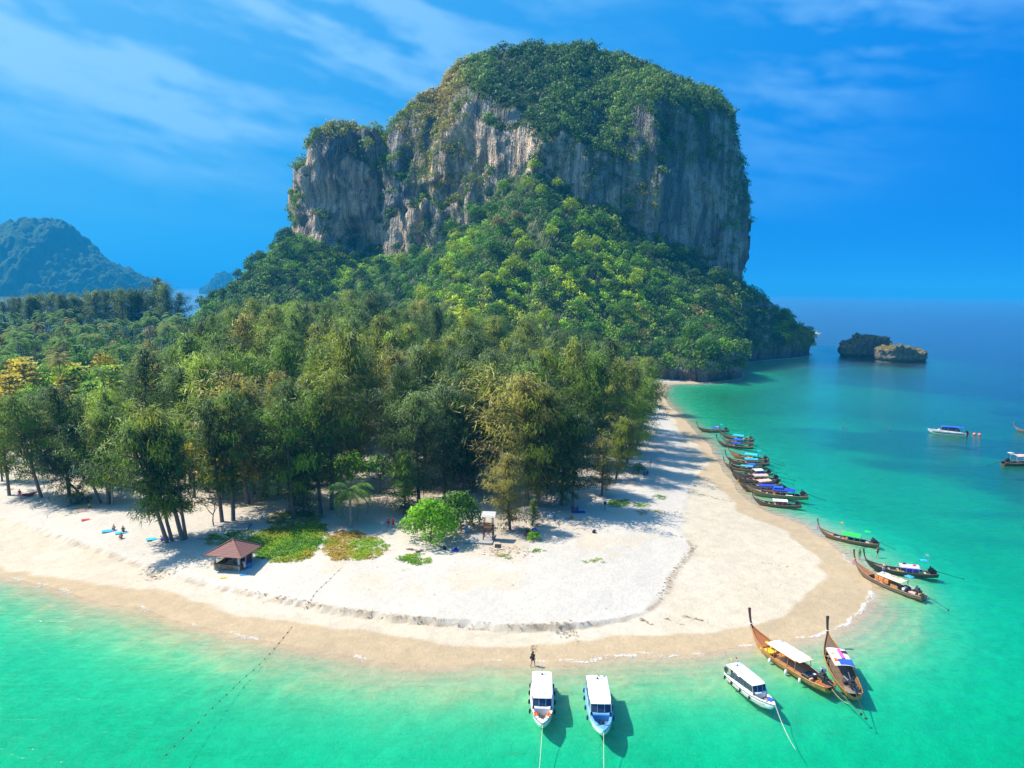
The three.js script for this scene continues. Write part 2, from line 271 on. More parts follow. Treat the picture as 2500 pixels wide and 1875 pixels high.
function talus(x, z) {                                   // height of the wooded slope under the cliffs
  const d = Math.max(0, -Math.max(sdist(x, z, CLIFF), sdist(x, z, PILLAR)));
  const f = FOOT(x + 0.12 * (z + 470)), rough = 5 * fbm2(x * 0.022, z * 0.022, 3) * smooth(5, 40, d);
  let h = f - d * (0.62 + 0.34 * smooth(-40, 10, x) * smooth(90, 30, x)) + rough + 2;
  const dx = x - 12, dz = -436 - z, along = -dz;         // the spur that runs from the middle of the cliff down to the grove
  if (along > -10) { const side = dx - 0.10 * along, hh = 107 - along * 0.80 - Math.abs(side) * (side < 0 ? 0.95 : 0.55); h = Math.max(h, hh + rough * 0.6); }
  const sh = sdist(x, z, HILL);
  const knoll = 24 * Math.exp(-(((x - 168) / 34) ** 2 + ((z + 488) / 30) ** 2)) + 19 * Math.exp(-(((x - 92) / 30) ** 2 + ((z + 352) / 26) ** 2)) + 16 * Math.exp(-(((x - 120) / 30) ** 2 + ((z + 425) / 34) ** 2));
  h = Math.max(h, knoll * 1.05, x > 40 && z < -320 ? 7 * smooth(0, 10, sh) : -20);
  return { h, sh, d };
}
function hillHeight(x, z) { const t = talus(x, z), e = t.sh * (x > 60 ? 2.2 : 0.9); return t.sh <= 0 ? -5 : Math.min(t.h, 3 + e); }
let mountain;
{
  const field = (x, z) => {
    const dm = sdist(x, z, CLIFF), dp = sdist(x, z, PILLAR), T = talus(x, z), n1 = fbm2(x * 0.02, z * 0.02, 3);
    const front = clamp(-512 - z, -90, 0);               // metres in front of the ridge
    const Hm = TOP(x * 512 / Math.max(400, -z)) + front * lerp(1.02, 0.5, smooth(45, 95, x)) - Math.max(0, -548 - z) * 0.8 + 5 * n1, Hp = TOWER(x) - Math.max(0, z + 524) * 0.5 - Math.max(0, -536 - z) * 0.5 + 3 * n1;
    return (y) => {
      const ledge = 3 * Math.sin(y * 0.085 + 3 * n1) * smooth(60, 110, y);
      const m = smin(dm + ledge * 0.6 + (150 - y) * 0.05, (Hm - y) * 0.75, 12), p = smin(dp + (115 - y) * -0.03 * (y < 115 ? 1 : 0) + (y > 115 ? -(y - 115) * 0.12 : 0), (Hp - y) * 0.8, 9);
      const saddle = Math.min(20 - Math.hypot(x + 102, (z + 546) * 0.6), (149 + 5 * n1 - y) * 0.8);
      let f = Math.max(m, p, saddle);
      if (f > -16 && f < 16) {
        const rib = 1 - 2 * Math.abs(n3(x * 0.055 + 0.3 * n1, y * 0.009 + 4, z * 0.055)), wx = x + 7 * n3(x * 0.04, y * 0.045, z * 0.04), wz = z + 7 * n3(x * 0.04 + 9, y * 0.045, z * 0.04), fr = smooth(20, 80, x), flute = n3(wx * 0.07, y * (0.03 - 0.016 * fr), wz * 0.07) * 6.5 + rib * lerp(1.6, 4.2, fr) - 2.6 * smooth(0.45, 0.8, n3(x * 0.05, y * 0.11, z * 0.05)) + n3(wx * 0.17 + 7, y * (0.075 - 0.05 * fr), wz * 0.17) * 3.6 + n3(x * 0.4, y * (0.22 - 0.14 * fr), z * 0.4) * 1.6 - 7 * smooth(0.30, 0.62, n3(x * 0.045 + 11, y * 0.04, z * 0.045));
        f += flute * smooth(175, 120, y) + fbm3(x * 0.035, y * 0.03, z * 0.035, 3) * 7 + n3(x * 0.3, y * 0.3, z * 0.3) * 0.8;
      }
      const t = Math.min((T.h - y) * 0.7, T.sh * 1.1 + (x > 60 && y > 0 ? 1.6 * n3(x * 0.2, y * 0.25, z * 0.2) - 2.0 * Math.exp(-((y - 1.5) ** 2) / 5) : 0));
      return Math.max(f, t);
    };
  };
  const g = surfaceNet(field, [-335, -7, -650], [218, 210, -292], 2.05), p = g.attributes.position, nn = g.attributes.normal, C = new Float32Array(p.count * 3), U = new Float32Array(p.count * 2);
  for (let i = 0; i < p.count; i++) {
    const x = p.getX(i), y = p.getY(i), z = p.getZ(i), ny = nn.getY(i), u = x + 0.35 * z;
    const ww = 5 * n2(u * 0.05, y * 0.05), streak = fbm2((u + ww) * 0.13, y * (x < 45 ? 0.045 : 0.014) + 3, 4), fine = n2((u + ww) * 0.45, y * (x < 45 ? 0.16 : 0.035)), blot = fbm3(x * 0.04, y * 0.03, z * 0.04, 3);
    let c = [0.235, 0.22, 0.20];
    const fresh = smooth(-0.05, 0.2, blot + 0.12 * fine + (x < 40 ? 0.5 : 0.05) - smooth(96, 150, y) * 0.5);           // newly broken pale pink rock low on the face
    const pink = x < 60 ? [0.66, 0.48, 0.34] : [0.42, 0.35, 0.29];
    for (let k = 0; k < 3; k++) c[k] += (pink[k] - c[k]) * fresh * 0.9;
    const dark = smooth(0.02, 0.22, streak + 0.25 * fine - 0.30 * fresh), pale = smooth(0.1, 0.35, -streak + 0.25 * fine);
    for (let k = 0; k < 3; k++) { c[k] += ([0.095, 0.095, 0.095][k] - c[k]) * dark * 0.72; c[k] += ([0.40, 0.375, 0.34][k] - c[k]) * pale * 0.55; }
    const soil = smooth(0.35, 0.62, ny + 0.2 * blot);
    for (let k = 0; k < 3; k++) c[k] += ([0.06, 0.10, 0.015][k] - c[k]) * soil;
    if (y < 9) { const w = smooth(9, 2, y); for (let k = 0; k < 3; k++) c[k] += ([0.10, 0.09, 0.075][k] - c[k]) * w * 0.8; }
    C.set(c, i * 3); U.set([u / 60, y / 90], i * 2);
  }
  g.setAttribute('color', new THREE.BufferAttribute(C, 3)); g.setAttribute('uv', new THREE.BufferAttribute(U, 2));
  const rock = dataTex(1024, 1024, (u, v, o) => { const a = tile2(u * 40, v * 6, 40, 6, 21), b = tile2(u * 95, v * 22, 95, 22, 22), c = tile2(u * 190, v * 120, 190, 120, 23), h = 0.5 + 0.22 * a + 0.17 * b + 0.12 * c; o[0] = o[1] = o[2] = h; });
  const tint = dataTex(1024, 1024, (u, v, o) => { const a = tile2(u * 40, v * 6, 40, 6, 21), b = tile2(u * 95, v * 22, 95, 22, 22), c = tile2(u * 190, v * 120, 190, 120, 23), st = smooth(0.25, 0.6, tile2(u * 26, v * 3, 26, 3, 24) + 0.35 * b), wh = smooth(0.35, 0.65, tile2(u * 57, v * 4, 57, 4, 25) + 0.3 * c), h = (0.78 + 0.16 * a + 0.14 * b + 0.14 * c) * (1 - 0.42 * st) + 0.20 * wh * (1 - st) - 0.30 * Math.max(0, 1 - 9 * Math.abs(tile2(u * 33, v * 14, 33, 14, 27))); o[0] = h; o[1] = h * 0.985; o[2] = h * 0.965; });
  mountain = tag(mesh('limestone_mountain', g, new THREE.MeshStandardMaterial({ vertexColors: true, roughness: 0.95, map: tint, bumpMap: rock, bumpScale: 3.2 })), 'steep limestone mountain with sheer grey and pink cliffs above the wooded slope', undefined, undefined, 'structure');
}
// ---------------------------------------------------------------- hills beyond the water
function farHill(name, label, list, D, depth, foot, s) {
  const H = skyline(list, D), a = atDepth(list[0][0], 600, D).x, b = atDepth(list[list.length - 1][0], 600, D).x, nx = 320, nz = 140, P = [], C = [], I = [];
  for (let j = 0; j <= nz; j++) for (let i = 0; i <= nx; i++) {
    const x = lerp(a, b, i / nx), t = j / nz * 2 - 1, e = 1 - Math.abs(t) ** 1.6, h0 = H(x);
    const r = fbm2(x * 0.02 + s, t * depth * 0.02, 4), k = n2(x * 0.09, t * depth * 0.09 + s);
    const y = (h0 - foot) * Math.pow(e, 0.75) * (1 + 0.30 * r * (1 - e)) + 7 * r * e + (22 * Math.abs(n2(x * 0.022 + s, t * depth * 0.03)) + 12 * Math.abs(n2(x * 0.06, t * depth * 0.06)) + 8 * Math.abs(n2(x * 0.15, t * depth * 0.15))) * smooth(0, 0.12, e) + foot - 12;
    P.push(x, y, -D + t * depth * Math.sqrt(1 - 0.92 * (i / nx) ** 3) + 20 * n2(x * 0.01, s));
    const cl = smooth(0.15, 0.4, fbm2(x * 0.03 + 9, t * depth * 0.03, 4)) * 0.5, v = 0.85 + 0.3 * k;
    C.push(lerp(0.018, 0.09, cl * 0.5) * v, lerp(0.075, 0.12, cl * 0.5) * v, lerp(0.018, 0.06, cl * 0.5) * v);
  }
  for (let j = 0; j < nz; j++) for (let i = 0; i < nx; i++) { const q = j * (nx + 1) + i; I.push(q, q + nx + 1, q + 1, q + 1, q + nx + 1, q + nx + 2); }
  const g = new THREE.BufferGeometry(); g.setAttribute('position', new THREE.Float32BufferAttribute(P, 3)); g.setAttribute('color', new THREE.Float32BufferAttribute(C, 3)); g.setIndex(I); g.computeVertexNormals();
  return tag(mesh(name, g, new THREE.MeshStandardMaterial({ vertexColors: true, roughness: 1 })), label, undefined, undefined, 'structure');
}
farHill('far_hill', 'hazy blue wooded hill across the water on the left', [[-330, 610], [-220, 545], [-120, 520], [-40, 508], [0, 502], [18, 490], [50, 483], [78, 474], [96, 474], [112, 482], [140, 484], [152, 494], [160, 520], [190, 545], [215, 560], [250, 580], [270, 585], [300, 600], [318, 612], [330, 622]], 2700, 420, 0, 3);
farHill('distant_hill', 'small pale blue hill on the horizon beside the wooded slope', [[452, 618], [460, 606], [470, 592], [480, 588], [492, 594], [505, 606], [515, 618]], 4200, 160, 0, 8);
// ================================================================ plants
class Foliage {                                           // collects leaf faces
  constructor() { this.p = []; this.n = []; this.c = []; this.i = []; }
  tri(a, b, c, n, col) { const ux = b[0] - a[0], uy = b[1] - a[1], uz = b[2] - a[2], vx = c[0] - a[0], vy = c[1] - a[1], vz = c[2] - a[2]; if ((uy * vz - uz * vy) * n[0] + (uz * vx - ux * vz) * n[1] + (ux * vy - uy * vx) * n[2] < 0) [b, c] = [c, b];
    const k = this.p.length / 3; this.p.push(...a, ...b, ...c); for (let q = 0; q < 3; q++) { this.n.push(...n); this.c.push(...col); } this.i.push(k, k + 1, k + 2); }
  // a leaf cluster: a bent kite of two faces at x, y, z that faces roughly along ox, oy, oz
  card(x, y, z, ox, oy, oz, s, col, asp = 0.6, rough = 0.9, droop = 0) {
    let nx = ox + rr(-1, 1) * rough, ny = oy + rr(-1, 1) * rough, nz = oz + rr(-1, 1) * rough, l = Math.hypot(nx, ny, nz) || 1; nx /= l; ny /= l; nz /= l;
    let tx = rr(-1, 1), ty = rr(-1, 1) - droop, tz = rr(-1, 1); const d = tx * nx + ty * ny + tz * nz; tx -= d * nx; ty -= d * ny; tz -= d * nz; l = Math.hypot(tx, ty, tz) || 1; tx /= l; ty /= l; tz /= l;
    const bx = ny * tz - nz * ty, by = nz * tx - nx * tz, bz = nx * ty - ny * tx, w = s * asp * 0.5, k = this.p.length / 3, m = 0.45 * s, f = 0.12 * s;
    this.p.push(x, y, z, x + tx * m + bx * w + nx * f, y + ty * m + by * w + ny * f, z + tz * m + bz * w + nz * f, x + tx * s, y + ty * s, z + tz * s, x + tx * m - bx * w - nx * f, y + ty * m - by * w - ny * f, z + tz * m - bz * w - nz * f);
    let qx = 0.40 * nx + 0.8 * ox, qy = 0.40 * ny + 0.8 * oy, qz = 0.40 * nz + 0.8 * oz; l = Math.hypot(qx, qy, qz) || 1;
    for (let q = 0; q < 4; q++) { this.n.push(qx / l, qy / l, qz / l); this.c.push(col[0], col[1], col[2]); }
    this.i.push(k, k + 2, k + 1, k, k + 3, k + 2);
  }
  build() { const g = new THREE.BufferGeometry(); g.setAttribute('position', new THREE.Float32BufferAttribute(this.p, 3)); g.setAttribute('normal', new THREE.Float32BufferAttribute(this.n, 3)); g.setAttribute('color', new THREE.Float32BufferAttribute(this.c, 3)); g.setIndex(this.i); return g; }
}
function limb(path, r0, r1, sides = 6) {                  // tapered round limb along points
  const n = path.length, P = [], I = [], t = new THREE.Vector3(), u = new THREE.Vector3(), w = new THREE.Vector3();
  for (let i = 0; i < n; i++) {
    t.copy(path[Math.min(i + 1, n - 1)]).sub(path[Math.max(i - 1, 0)]).normalize(); u.set(Math.abs(t.y) > 0.9 ? 1 : 0, Math.abs(t.y) > 0.9 ? 0 : 1, 0).cross(t).normalize(); w.copy(t).cross(u);
    const r = lerp(r0, r1, i / (n - 1));
    for (let s = 0; s < sides; s++) { const a = s / sides * 2 * Math.PI; P.push(path[i].x + (u.x * Math.cos(a) + w.x * Math.sin(a)) * r, path[i].y + (u.y * Math.cos(a) + w.y * Math.sin(a)) * r, path[i].z + (u.z * Math.cos(a) + w.z * Math.sin(a)) * r); }
  }
  for (let i = 0; i < n - 1; i++) for (let s = 0; s < sides; s++) { const a = i * sides + s, b = i * sides + (s + 1) % sides; I.push(a, a + sides, b, b, a + sides, b + sides); }
  const k = P.length / 3; P.push(path[n - 1].x, path[n - 1].y, path[n - 1].z); for (let s = 0; s < sides; s++) I.push((n - 1) * sides + s, k, (n - 1) * sides + (s + 1) % sides);
  const g = new THREE.BufferGeometry(); g.setAttribute('position', new THREE.Float32BufferAttribute(P, 3)); g.setIndex(I); g.computeVertexNormals(); return g;
}
const V = (x, y, z) => new THREE.Vector3(x, y, z);
const merge = (list) => BGU.mergeGeometries(list.map((g) => { const q = g.index ? g.toNonIndexed() : g; for (const k of Object.keys(q.attributes)) if (k !== 'position' && k !== 'normal') q.deleteAttribute(k); return q; }));
const leafMat = (r, g, b, tr = 0.42) => new THREE.MeshPhysicalMaterial({ color: new THREE.Color().setRGB(r, g, b), vertexColors: true, roughness: 0.9, transmission: tr, thickness: 0, side: THREE.DoubleSide, specularIntensity: 0.3 });
const BARK = std(0.15, 0.125, 0.10, 0.95), PALEBARK = std(0.30, 0.27, 0.23, 0.95);
const LEAF = {
  pine_dark: leafMat(0.062, 0.122, 0.011), pine_green: leafMat(0.115, 0.212, 0.011), pine_olive: leafMat(0.195, 0.245, 0.014), pine_tan: leafMat(0.300, 0.272, 0.045), pine_blue: leafMat(0.125, 0.195, 0.040), pine_bright: leafMat(0.235, 0.350, 0.015),
  deep: leafMat(0.045, 0.125, 0.016), green: leafMat(0.085, 0.215, 0.014), fresh: leafMat(0.165, 0.340, 0.010), lime: leafMat(0.310, 0.430, 0.010), gold: leafMat(0.480, 0.400, 0.012), dun: leafMat(0.260, 0.230, 0.060), vivid: leafMat(0.175, 0.410, 0.006),
  palm: leafMat(0.120, 0.250, 0.024), palm_dry: leafMat(0.27, 0.26, 0.05),
};
const tone = (v, w = 0.06) => [v * rr(1 - w, 1 + w), v * rr(1 - w, 1 + w), v * rr(1 - w, 1 + w)];

function casuarina(s, H = 20, R = 3.6, base = 0.28, lean = 0.6, dens = 1) {          // tall feathery tree with fine drooping sprays
  srand(s); const F = new Foliage(), wood = [], top = V(rr(-lean, lean) * 1.6, H, rr(-lean, lean) * 1.6), tr = [];
  const mid = V(top.x * 0.4 + rr(-0.5, 0.5), H * 0.5, top.z * 0.4 + rr(-0.5, 0.5));
  const trunkAt = (t) => V(2 * t * (1 - t) * mid.x + t * t * top.x, H * t, 2 * t * (1 - t) * mid.z + t * t * top.z);
  for (let i = 0; i <= 8; i++) tr.push(trunkAt(i / 8));
  wood.push(limb(tr, 0.30, 0.04, 7));
  const nb = Math.round(60 * dens), tilt = rr(0, 6.28);
  for (let b = 0; b < nb; b++) {
    const t = base + (1 - base) * Math.pow((b + rr(0, 1)) / nb, 0.9) * 0.98, a = b * 2.4 + rr(-0.5, 0.5), o = trunkAt(t), q = (t - base) / (1 - base);
    const env = Math.pow(Math.sin(Math.PI * clamp(0.16 + 0.80 * q)), 0.75) * (1 - 0.25 * q), L = R * env * (rnd() < 0.14 ? rr(1.2, 1.5) : rr(0.5, 1.15)) * (1 + 0.25 * Math.cos(a - tilt)), rise = rr(0.15, 0.65) + 0.5 * q;
    const e = V(o.x + Math.cos(a) * L, o.y + L * rise, o.z + Math.sin(a) * L), m = V(lerp(o.x, e.x, 0.5), lerp(o.y, e.y, 0.42), lerp(o.z, e.z, 0.5));
    if (b % 2 === 0) wood.push(limb([o, m, e], 0.06 + 0.05 * (1 - t), 0.015, 4));
    const bright = rr(0.60, 1.40), ns = Math.round((14 + 30 * L / R) * 3.5);
    for (let k = 0; k < ns; k++) {
      const w = Math.pow(rnd(), 0.7), spreadR = 0.22 + 1.05 * w * Math.min(1, L / 2.4);
      const x = lerp(o.x, e.x, w) + rr(-1, 1) * spreadR, y = lerp(o.y, e.y, w) + rr(-0.9, 0.7) * spreadR - 0.9 * w * w * (1 - q), z = lerp(o.z, e.z, w) + rr(-1, 1) * spreadR;
      const len = rr(0.6, 1.35), ox = Math.cos(a) * 0.45 + rr(-0.55, 0.55), oz = Math.sin(a) * 0.45 + rr(-0.55, 0.55), oy = rr(-1.0, 0.55), wd = rr(0.045, 0.095), sx = -oz, sz = ox, sl = Math.hypot(sx, sz) || 1;
      const n = V(x - o.x * 0.6 + rr(-1, 1), (y - H * 0.5) * 0.25 + 1.1 + rr(-0.8, 0.8), z - o.z * 0.6 + rr(-1, 1)).normalize();
      F.tri([x - sx / sl * wd, y, z - sz / sl * wd], [x + sx / sl * wd, y + rr(-0.1, 0.1), z + sz / sl * wd], [x + ox * len, y + oy * len, z + oz * len], [n.x, n.y, n.z], tone(bright * rr(0.86, 1.14), 0.06));
    }
  }
  return { crown: F.build(), trunk: merge(wood) };
}
function blobs(F, list, s, per, asp = 0.7, rough = 0.8) {  // list of [x, y, z, rx, ry, rz]: clusters spread over and in each lobe
  for (const [cx, cy, cz, rx, ry, rz] of list) {
    const br = rr(0.75, 1.25), n = Math.round(per * (rx * ry + ry * rz + rx * rz) / 3);
    for (let k = 0; k < n; k++) {
      const u = rr(-1, 1), a = rr(0, 6.2832), q = Math.sqrt(1 - u * u), r = 0.55 + 0.5 * Math.pow(rnd(), 0.55), x = q * Math.cos(a), y = u, z = q * Math.sin(a);
      if (y < -0.55 && rnd() < 0.7) continue;
      const nx = x / rx, ny = y / ry, nz = z / rz, l = Math.hypot(nx, ny, nz);
      F.card(cx + x * rx * r, cy + y * ry * r, cz + z * rz * r, nx / l, ny / l, nz / l, s * rr(0.6, 1.3), tone(br * rr(0.82, 1.18), 0.08), asp, rough);
    }
  }
}
function broadleaf(s, H = 9, R = 4, leaf = 0.8, lobes = 9, per = 9, trunkH = 0.35) {    // round-headed tree of lobes
  srand(s); const F = new Foliage(), L = [], wood = [limb([V(0, -0.6, 0), V(rr(-0.2, 0.2), H * trunkH * 0.6, rr(-0.2, 0.2)), V(rr(-0.4, 0.4), H * trunkH * 1.3, rr(-0.4, 0.4))], 0.028 * H, 0.014 * H, 6)];
  for (let k = 0; k < lobes; k++) {
    const a = k * 2.4 + rr(-0.4, 0.4), q = Math.sqrt((k + 0.3) / lobes), rad = R * 0.68 * q, r = R * rr(0.36, 0.54), y = H * (trunkH + (1 - trunkH) * (0.80 - 0.52 * q * q)) + rr(-0.5, 0.5) * R * 0.2;
    L.push([Math.cos(a) * rad, y, Math.sin(a) * rad, r, r * rr(0.65, 0.9), r]);
    wood.push(limb([V(0, H * trunkH * 0.8, 0), V(Math.cos(a) * rad * 0.5, lerp(H * trunkH, y, 0.5), Math.sin(a) * rad * 0.5), V(Math.cos(a) * rad, y, Math.sin(a) * rad)], 0.012 * H, 0.004 * H, 4));
  }
  blobs(F, L, leaf, per); return { crown: F.build(), trunk: merge(wood) };
}
function tiered(s, H = 11, R = 5) {                        // flat storeys of leaves on level branches
  srand(s); const F = new Foliage(), wood = [limb([V(0, -0.5, 0), V(0.2, H * 0.5, 0.1), V(0, H * 0.97, 0)], 0.25, 0.06, 6)];
  for (let t = 0; t < 6; t++) { const y = H * (0.35 + 0.12 * t), r = R * (1 - 0.13 * t) * rr(0.8, 1.1), nb = 7; for (let b = 0; b < nb; b++) { const a = b / nb * 6.283 + t, e = V(Math.cos(a) * r, y + 0.5, Math.sin(a) * r); wood.push(limb([V(0, y, 0), e], 0.07, 0.02, 4)); const br = rr(0.75, 1.25); for (let k = 0; k < 42; k++) { const w = Math.pow(rnd(), 0.6); F.card(e.x * w + rr(-0.8, 0.8), y + 0.5 * w + rr(-0.15, 0.35), e.z * w + rr(-0.8, 0.8), 0, 1, 0, rr(0.5, 0.95), tone(br * rr(0.75, 1.25), 0.1), 0.7, 0.6); } } }
  return { crown: F.build(), trunk: merge(wood) };
}
function palm(s, H = 9, L = 3.6, nf = 22, lean = 1.2) {     // coconut palm: ringed curved stem, arching feather fronds
  srand(s); const F = new Foliage(), a0 = rr(0, 6.28), top = V(Math.cos(a0) * lean, H, Math.sin(a0) * lean), tr = []; for (let i = 0; i <= 7; i++) { const t = i / 7; tr.push(V(top.x * t * t, H * t - 0.3 * (1 - t), top.z * t * t)); }
  const fronds = [];
  for (let f = 0; f < nf; f++) {
    const a = f * 2.39996 + rr(-0.15, 0.15), up = lerp(1.25, -0.55, f / nf) + rr(-0.12, 0.12), l = L * rr(0.85, 1.1), br = rr(0.75, 1.25), rib = [];
    let x = top.x, y = top.y, z = top.z, e = up;
    for (let k = 0; k <= 9; k++) { rib.push(V(x, y, z)); x += Math.cos(a) * Math.cos(e) * l / 9; z += Math.sin(a) * Math.cos(e) * l / 9; y += Math.sin(e) * l / 9; e -= 0.20 + 0.012 * k; }
    fronds.push(limb(rib, 0.035, 0.008, 3));
    for (let k = 1; k <= 30; k++) {
      const t = k / 30 * 8.8, i = Math.floor(t), w = t - i, p = rib[i].clone().lerp(rib[i + 1], w), d = rib[i + 1].clone().sub(rib[i]).normalize(), sl = Math.sin(Math.PI * (0.12 + 0.83 * k / 30)) * L * 0.26;
      for (const sd of [-1, 1]) { const sx = -Math.sin(a) * sd, sz = Math.cos(a) * sd, q = V(p.x + sx * sl * 0.85 + d.x * sl * 0.5, p.y - sl * rr(0.25, 0.55) + d.y * sl * 0.4, p.z + sz * sl * 0.85 + d.z * sl * 0.5), n = V(sx * 0.35, 1, sz * 0.35).normalize(); F.tri([p.x - d.x * 0.07, p.y, p.z - d.z * 0.07], [p.x + d.x * 0.07, p.y, p.z + d.z * 0.07], [q.x, q.y, q.z], [n.x, n.y, n.z], tone(br * rr(0.85, 1.2), 0.08)); }
    }
  }
  return { crown: F.build(), trunk: limb(tr, 0.22, 0.13, 8), ribs: merge(fronds) };
}
function shrub(s, R = 1.6, leaf = 0.5, lobes = 5, per = 11) {
  srand(s); const F = new Foliage(), L = []; for (let k = 0; k < lobes; k++) { const a = k * 2.4 + rr(-0.4, 0.4), q = Math.sqrt(k / lobes), r = R * rr(0.40, 0.62); L.push([Math.cos(a) * q * R * 0.62, R * (0.55 - 0.3 * q) + rr(-0.1, 0.1), Math.sin(a) * q * R * 0.62, r, r * 0.8, r]); } blobs(F, L, leaf, per); return F.build();
}
function makeTree(kind, parts, name, mats) { const o = new THREE.Group(); o.name = name; const t = mesh('trunk', parts.trunk, mats[1] ?? BARK, o); const c = mesh('crown', parts.crown, mats[0], o); if (parts.ribs) { const r = mesh('frond_ribs', parts.ribs, PALM_RIB, c); } return o; }
const PALM_RIB = std(0.22, 0.24, 0.08, 0.8);
function plant(proto, name, leaf, label, category, x, y, z, turn, size, group, tall = 1) {
  const o = proto.clone(); o.name = numbered(name); o.position.set(x, y, z); o.rotation.y = turn; o.scale.set(size, size * tall, size); o.userData = {}; o.children.forEach((c) => { if (c.name === 'crown') c.material = leaf; }); scene.add(o); return tag(o, label, category, group);
}
const AIRY = [0, 1, 2].map((k) => makeTree('pine', casuarina(151 + k, 20, [4.6, 5.2, 4.0][k], [0.24, 0.19, 0.27][k], [0.5, 0.9, 0.4][k], [0.72, 0.8, 0.66][k]), 'casuarina_tree', [LEAF.pine_green]));
const PINES = [0, 1, 2, 3, 4, 5, 6, 7].map((k) => makeTree('pine', casuarina(101 + k, 20, [4.9, 4.2, 5.4, 4.8, 5.8, 4.4, 5.2, 5.6][k], [0.13, 0.08, 0.17, 0.11, 0.13, 0.06, 0.10, 0.17][k], [0.5, 0.8, 0.7, 0.3, 1, 0.5, 0.8, 0.6][k], [1, 0.9, 1.1, 1, 1.25, 0.85, 1.05, 1.1][k]), 'casuarina_tree', [LEAF.pine_green]));
const BROADS = [0, 1, 2, 3, 4, 5].map((k) => makeTree('broad', broadleaf(201 + k, [9, 10, 8, 11, 9, 7][k], [4.4, 4.0, 4.8, 4.2, 5.2, 4.0][k], 0.72, [9, 8, 11, 9, 12, 8][k], 22), 'broadleaf_tree', [LEAF.green]));
const TIERS = [0, 1].map((k) => makeTree('tier', tiered(231 + k, [10, 12][k], [5, 6][k]), 'almond_tree', [LEAF.gold]));
const PALMS = [0, 1, 2, 3].map((k) => makeTree('palm', palm(241 + k, [10, 12, 9, 13][k], 4.2, 20, [1.2, 2.2, 0.6, 1.6][k]), 'coconut_palm', [LEAF.palm, PALEBARK]));

// height of whatever one stands on: wooded hill or sandy ground
const landY = (x, z) => Math.max(gy(x, z), z < -290 && x > -340 && x < 215 ? hillHeight(x, z) : -9);
function toPhoto(x, y, z) {                                // where a place shows in the photograph
  const c = Math.cos(PITCH), s = Math.sin(PITCH), dy = y - CAM_H, Y = dy * c - z * s * 1, Zc = dy * s + z * c, a = x, ca = Math.cos(ROLL), sa = Math.sin(ROLL), A = a * ca + Y * sa, B = -a * sa + Y * ca;
  return [1106 + A / -Zc * FPX, 829.5 - B / -Zc * FPX];
}
// ================================================================ the woods
const CANOPY = table([[-120, 900], [0, 880], [90, 850], [170, 845], [230, 850], [300, 800], [340, 750], [400, 730], [450, 695], [520, 665], [560, 650], [640, 645], [680, 650], [720, 626], [760, 618], [800, 630], [850, 668], [900, 658], [960, 668], [1000, 690], [1060, 678], [1100, 690], [1150, 700], [1190, 715], [1230, 735], [1300, 742], [1340, 760], [1375, 800], [1400, 850], [1430, 920], [1450, 980]]);
const GROVE = round([...poly([[-140, 1062], [0, 1062], [130, 1068], [250, 1078], [420, 1098], [520, 1090], [640, 1082], [760, 1072], [880, 1074], [1000, 1076], [1120, 1080], [1220, 1086], [1300, 1062], [1350, 1032], [1386, 985], [1396, 940], [1390, 890], [1388, 850]], 1.8), [62, -318], [30, -300], [-10, -300], [-40, -335], [-95, -380], [-140, -330], [-120, -240], [-165, -190]], 1);
const taken = [], LATER = [];
const free = (x, z, r) => { for (const [a, b, q] of taken) if ((a - x) ** 2 + (b - z) ** 2 < (r + q) ** 2 * 0.25) return false; return true; };
const PINEWORDS = { pine_dark: 'dark green', pine_green: 'mid green', pine_olive: 'olive green', pine_tan: 'tan tipped', pine_blue: 'grey green', pine_bright: 'bright green' };
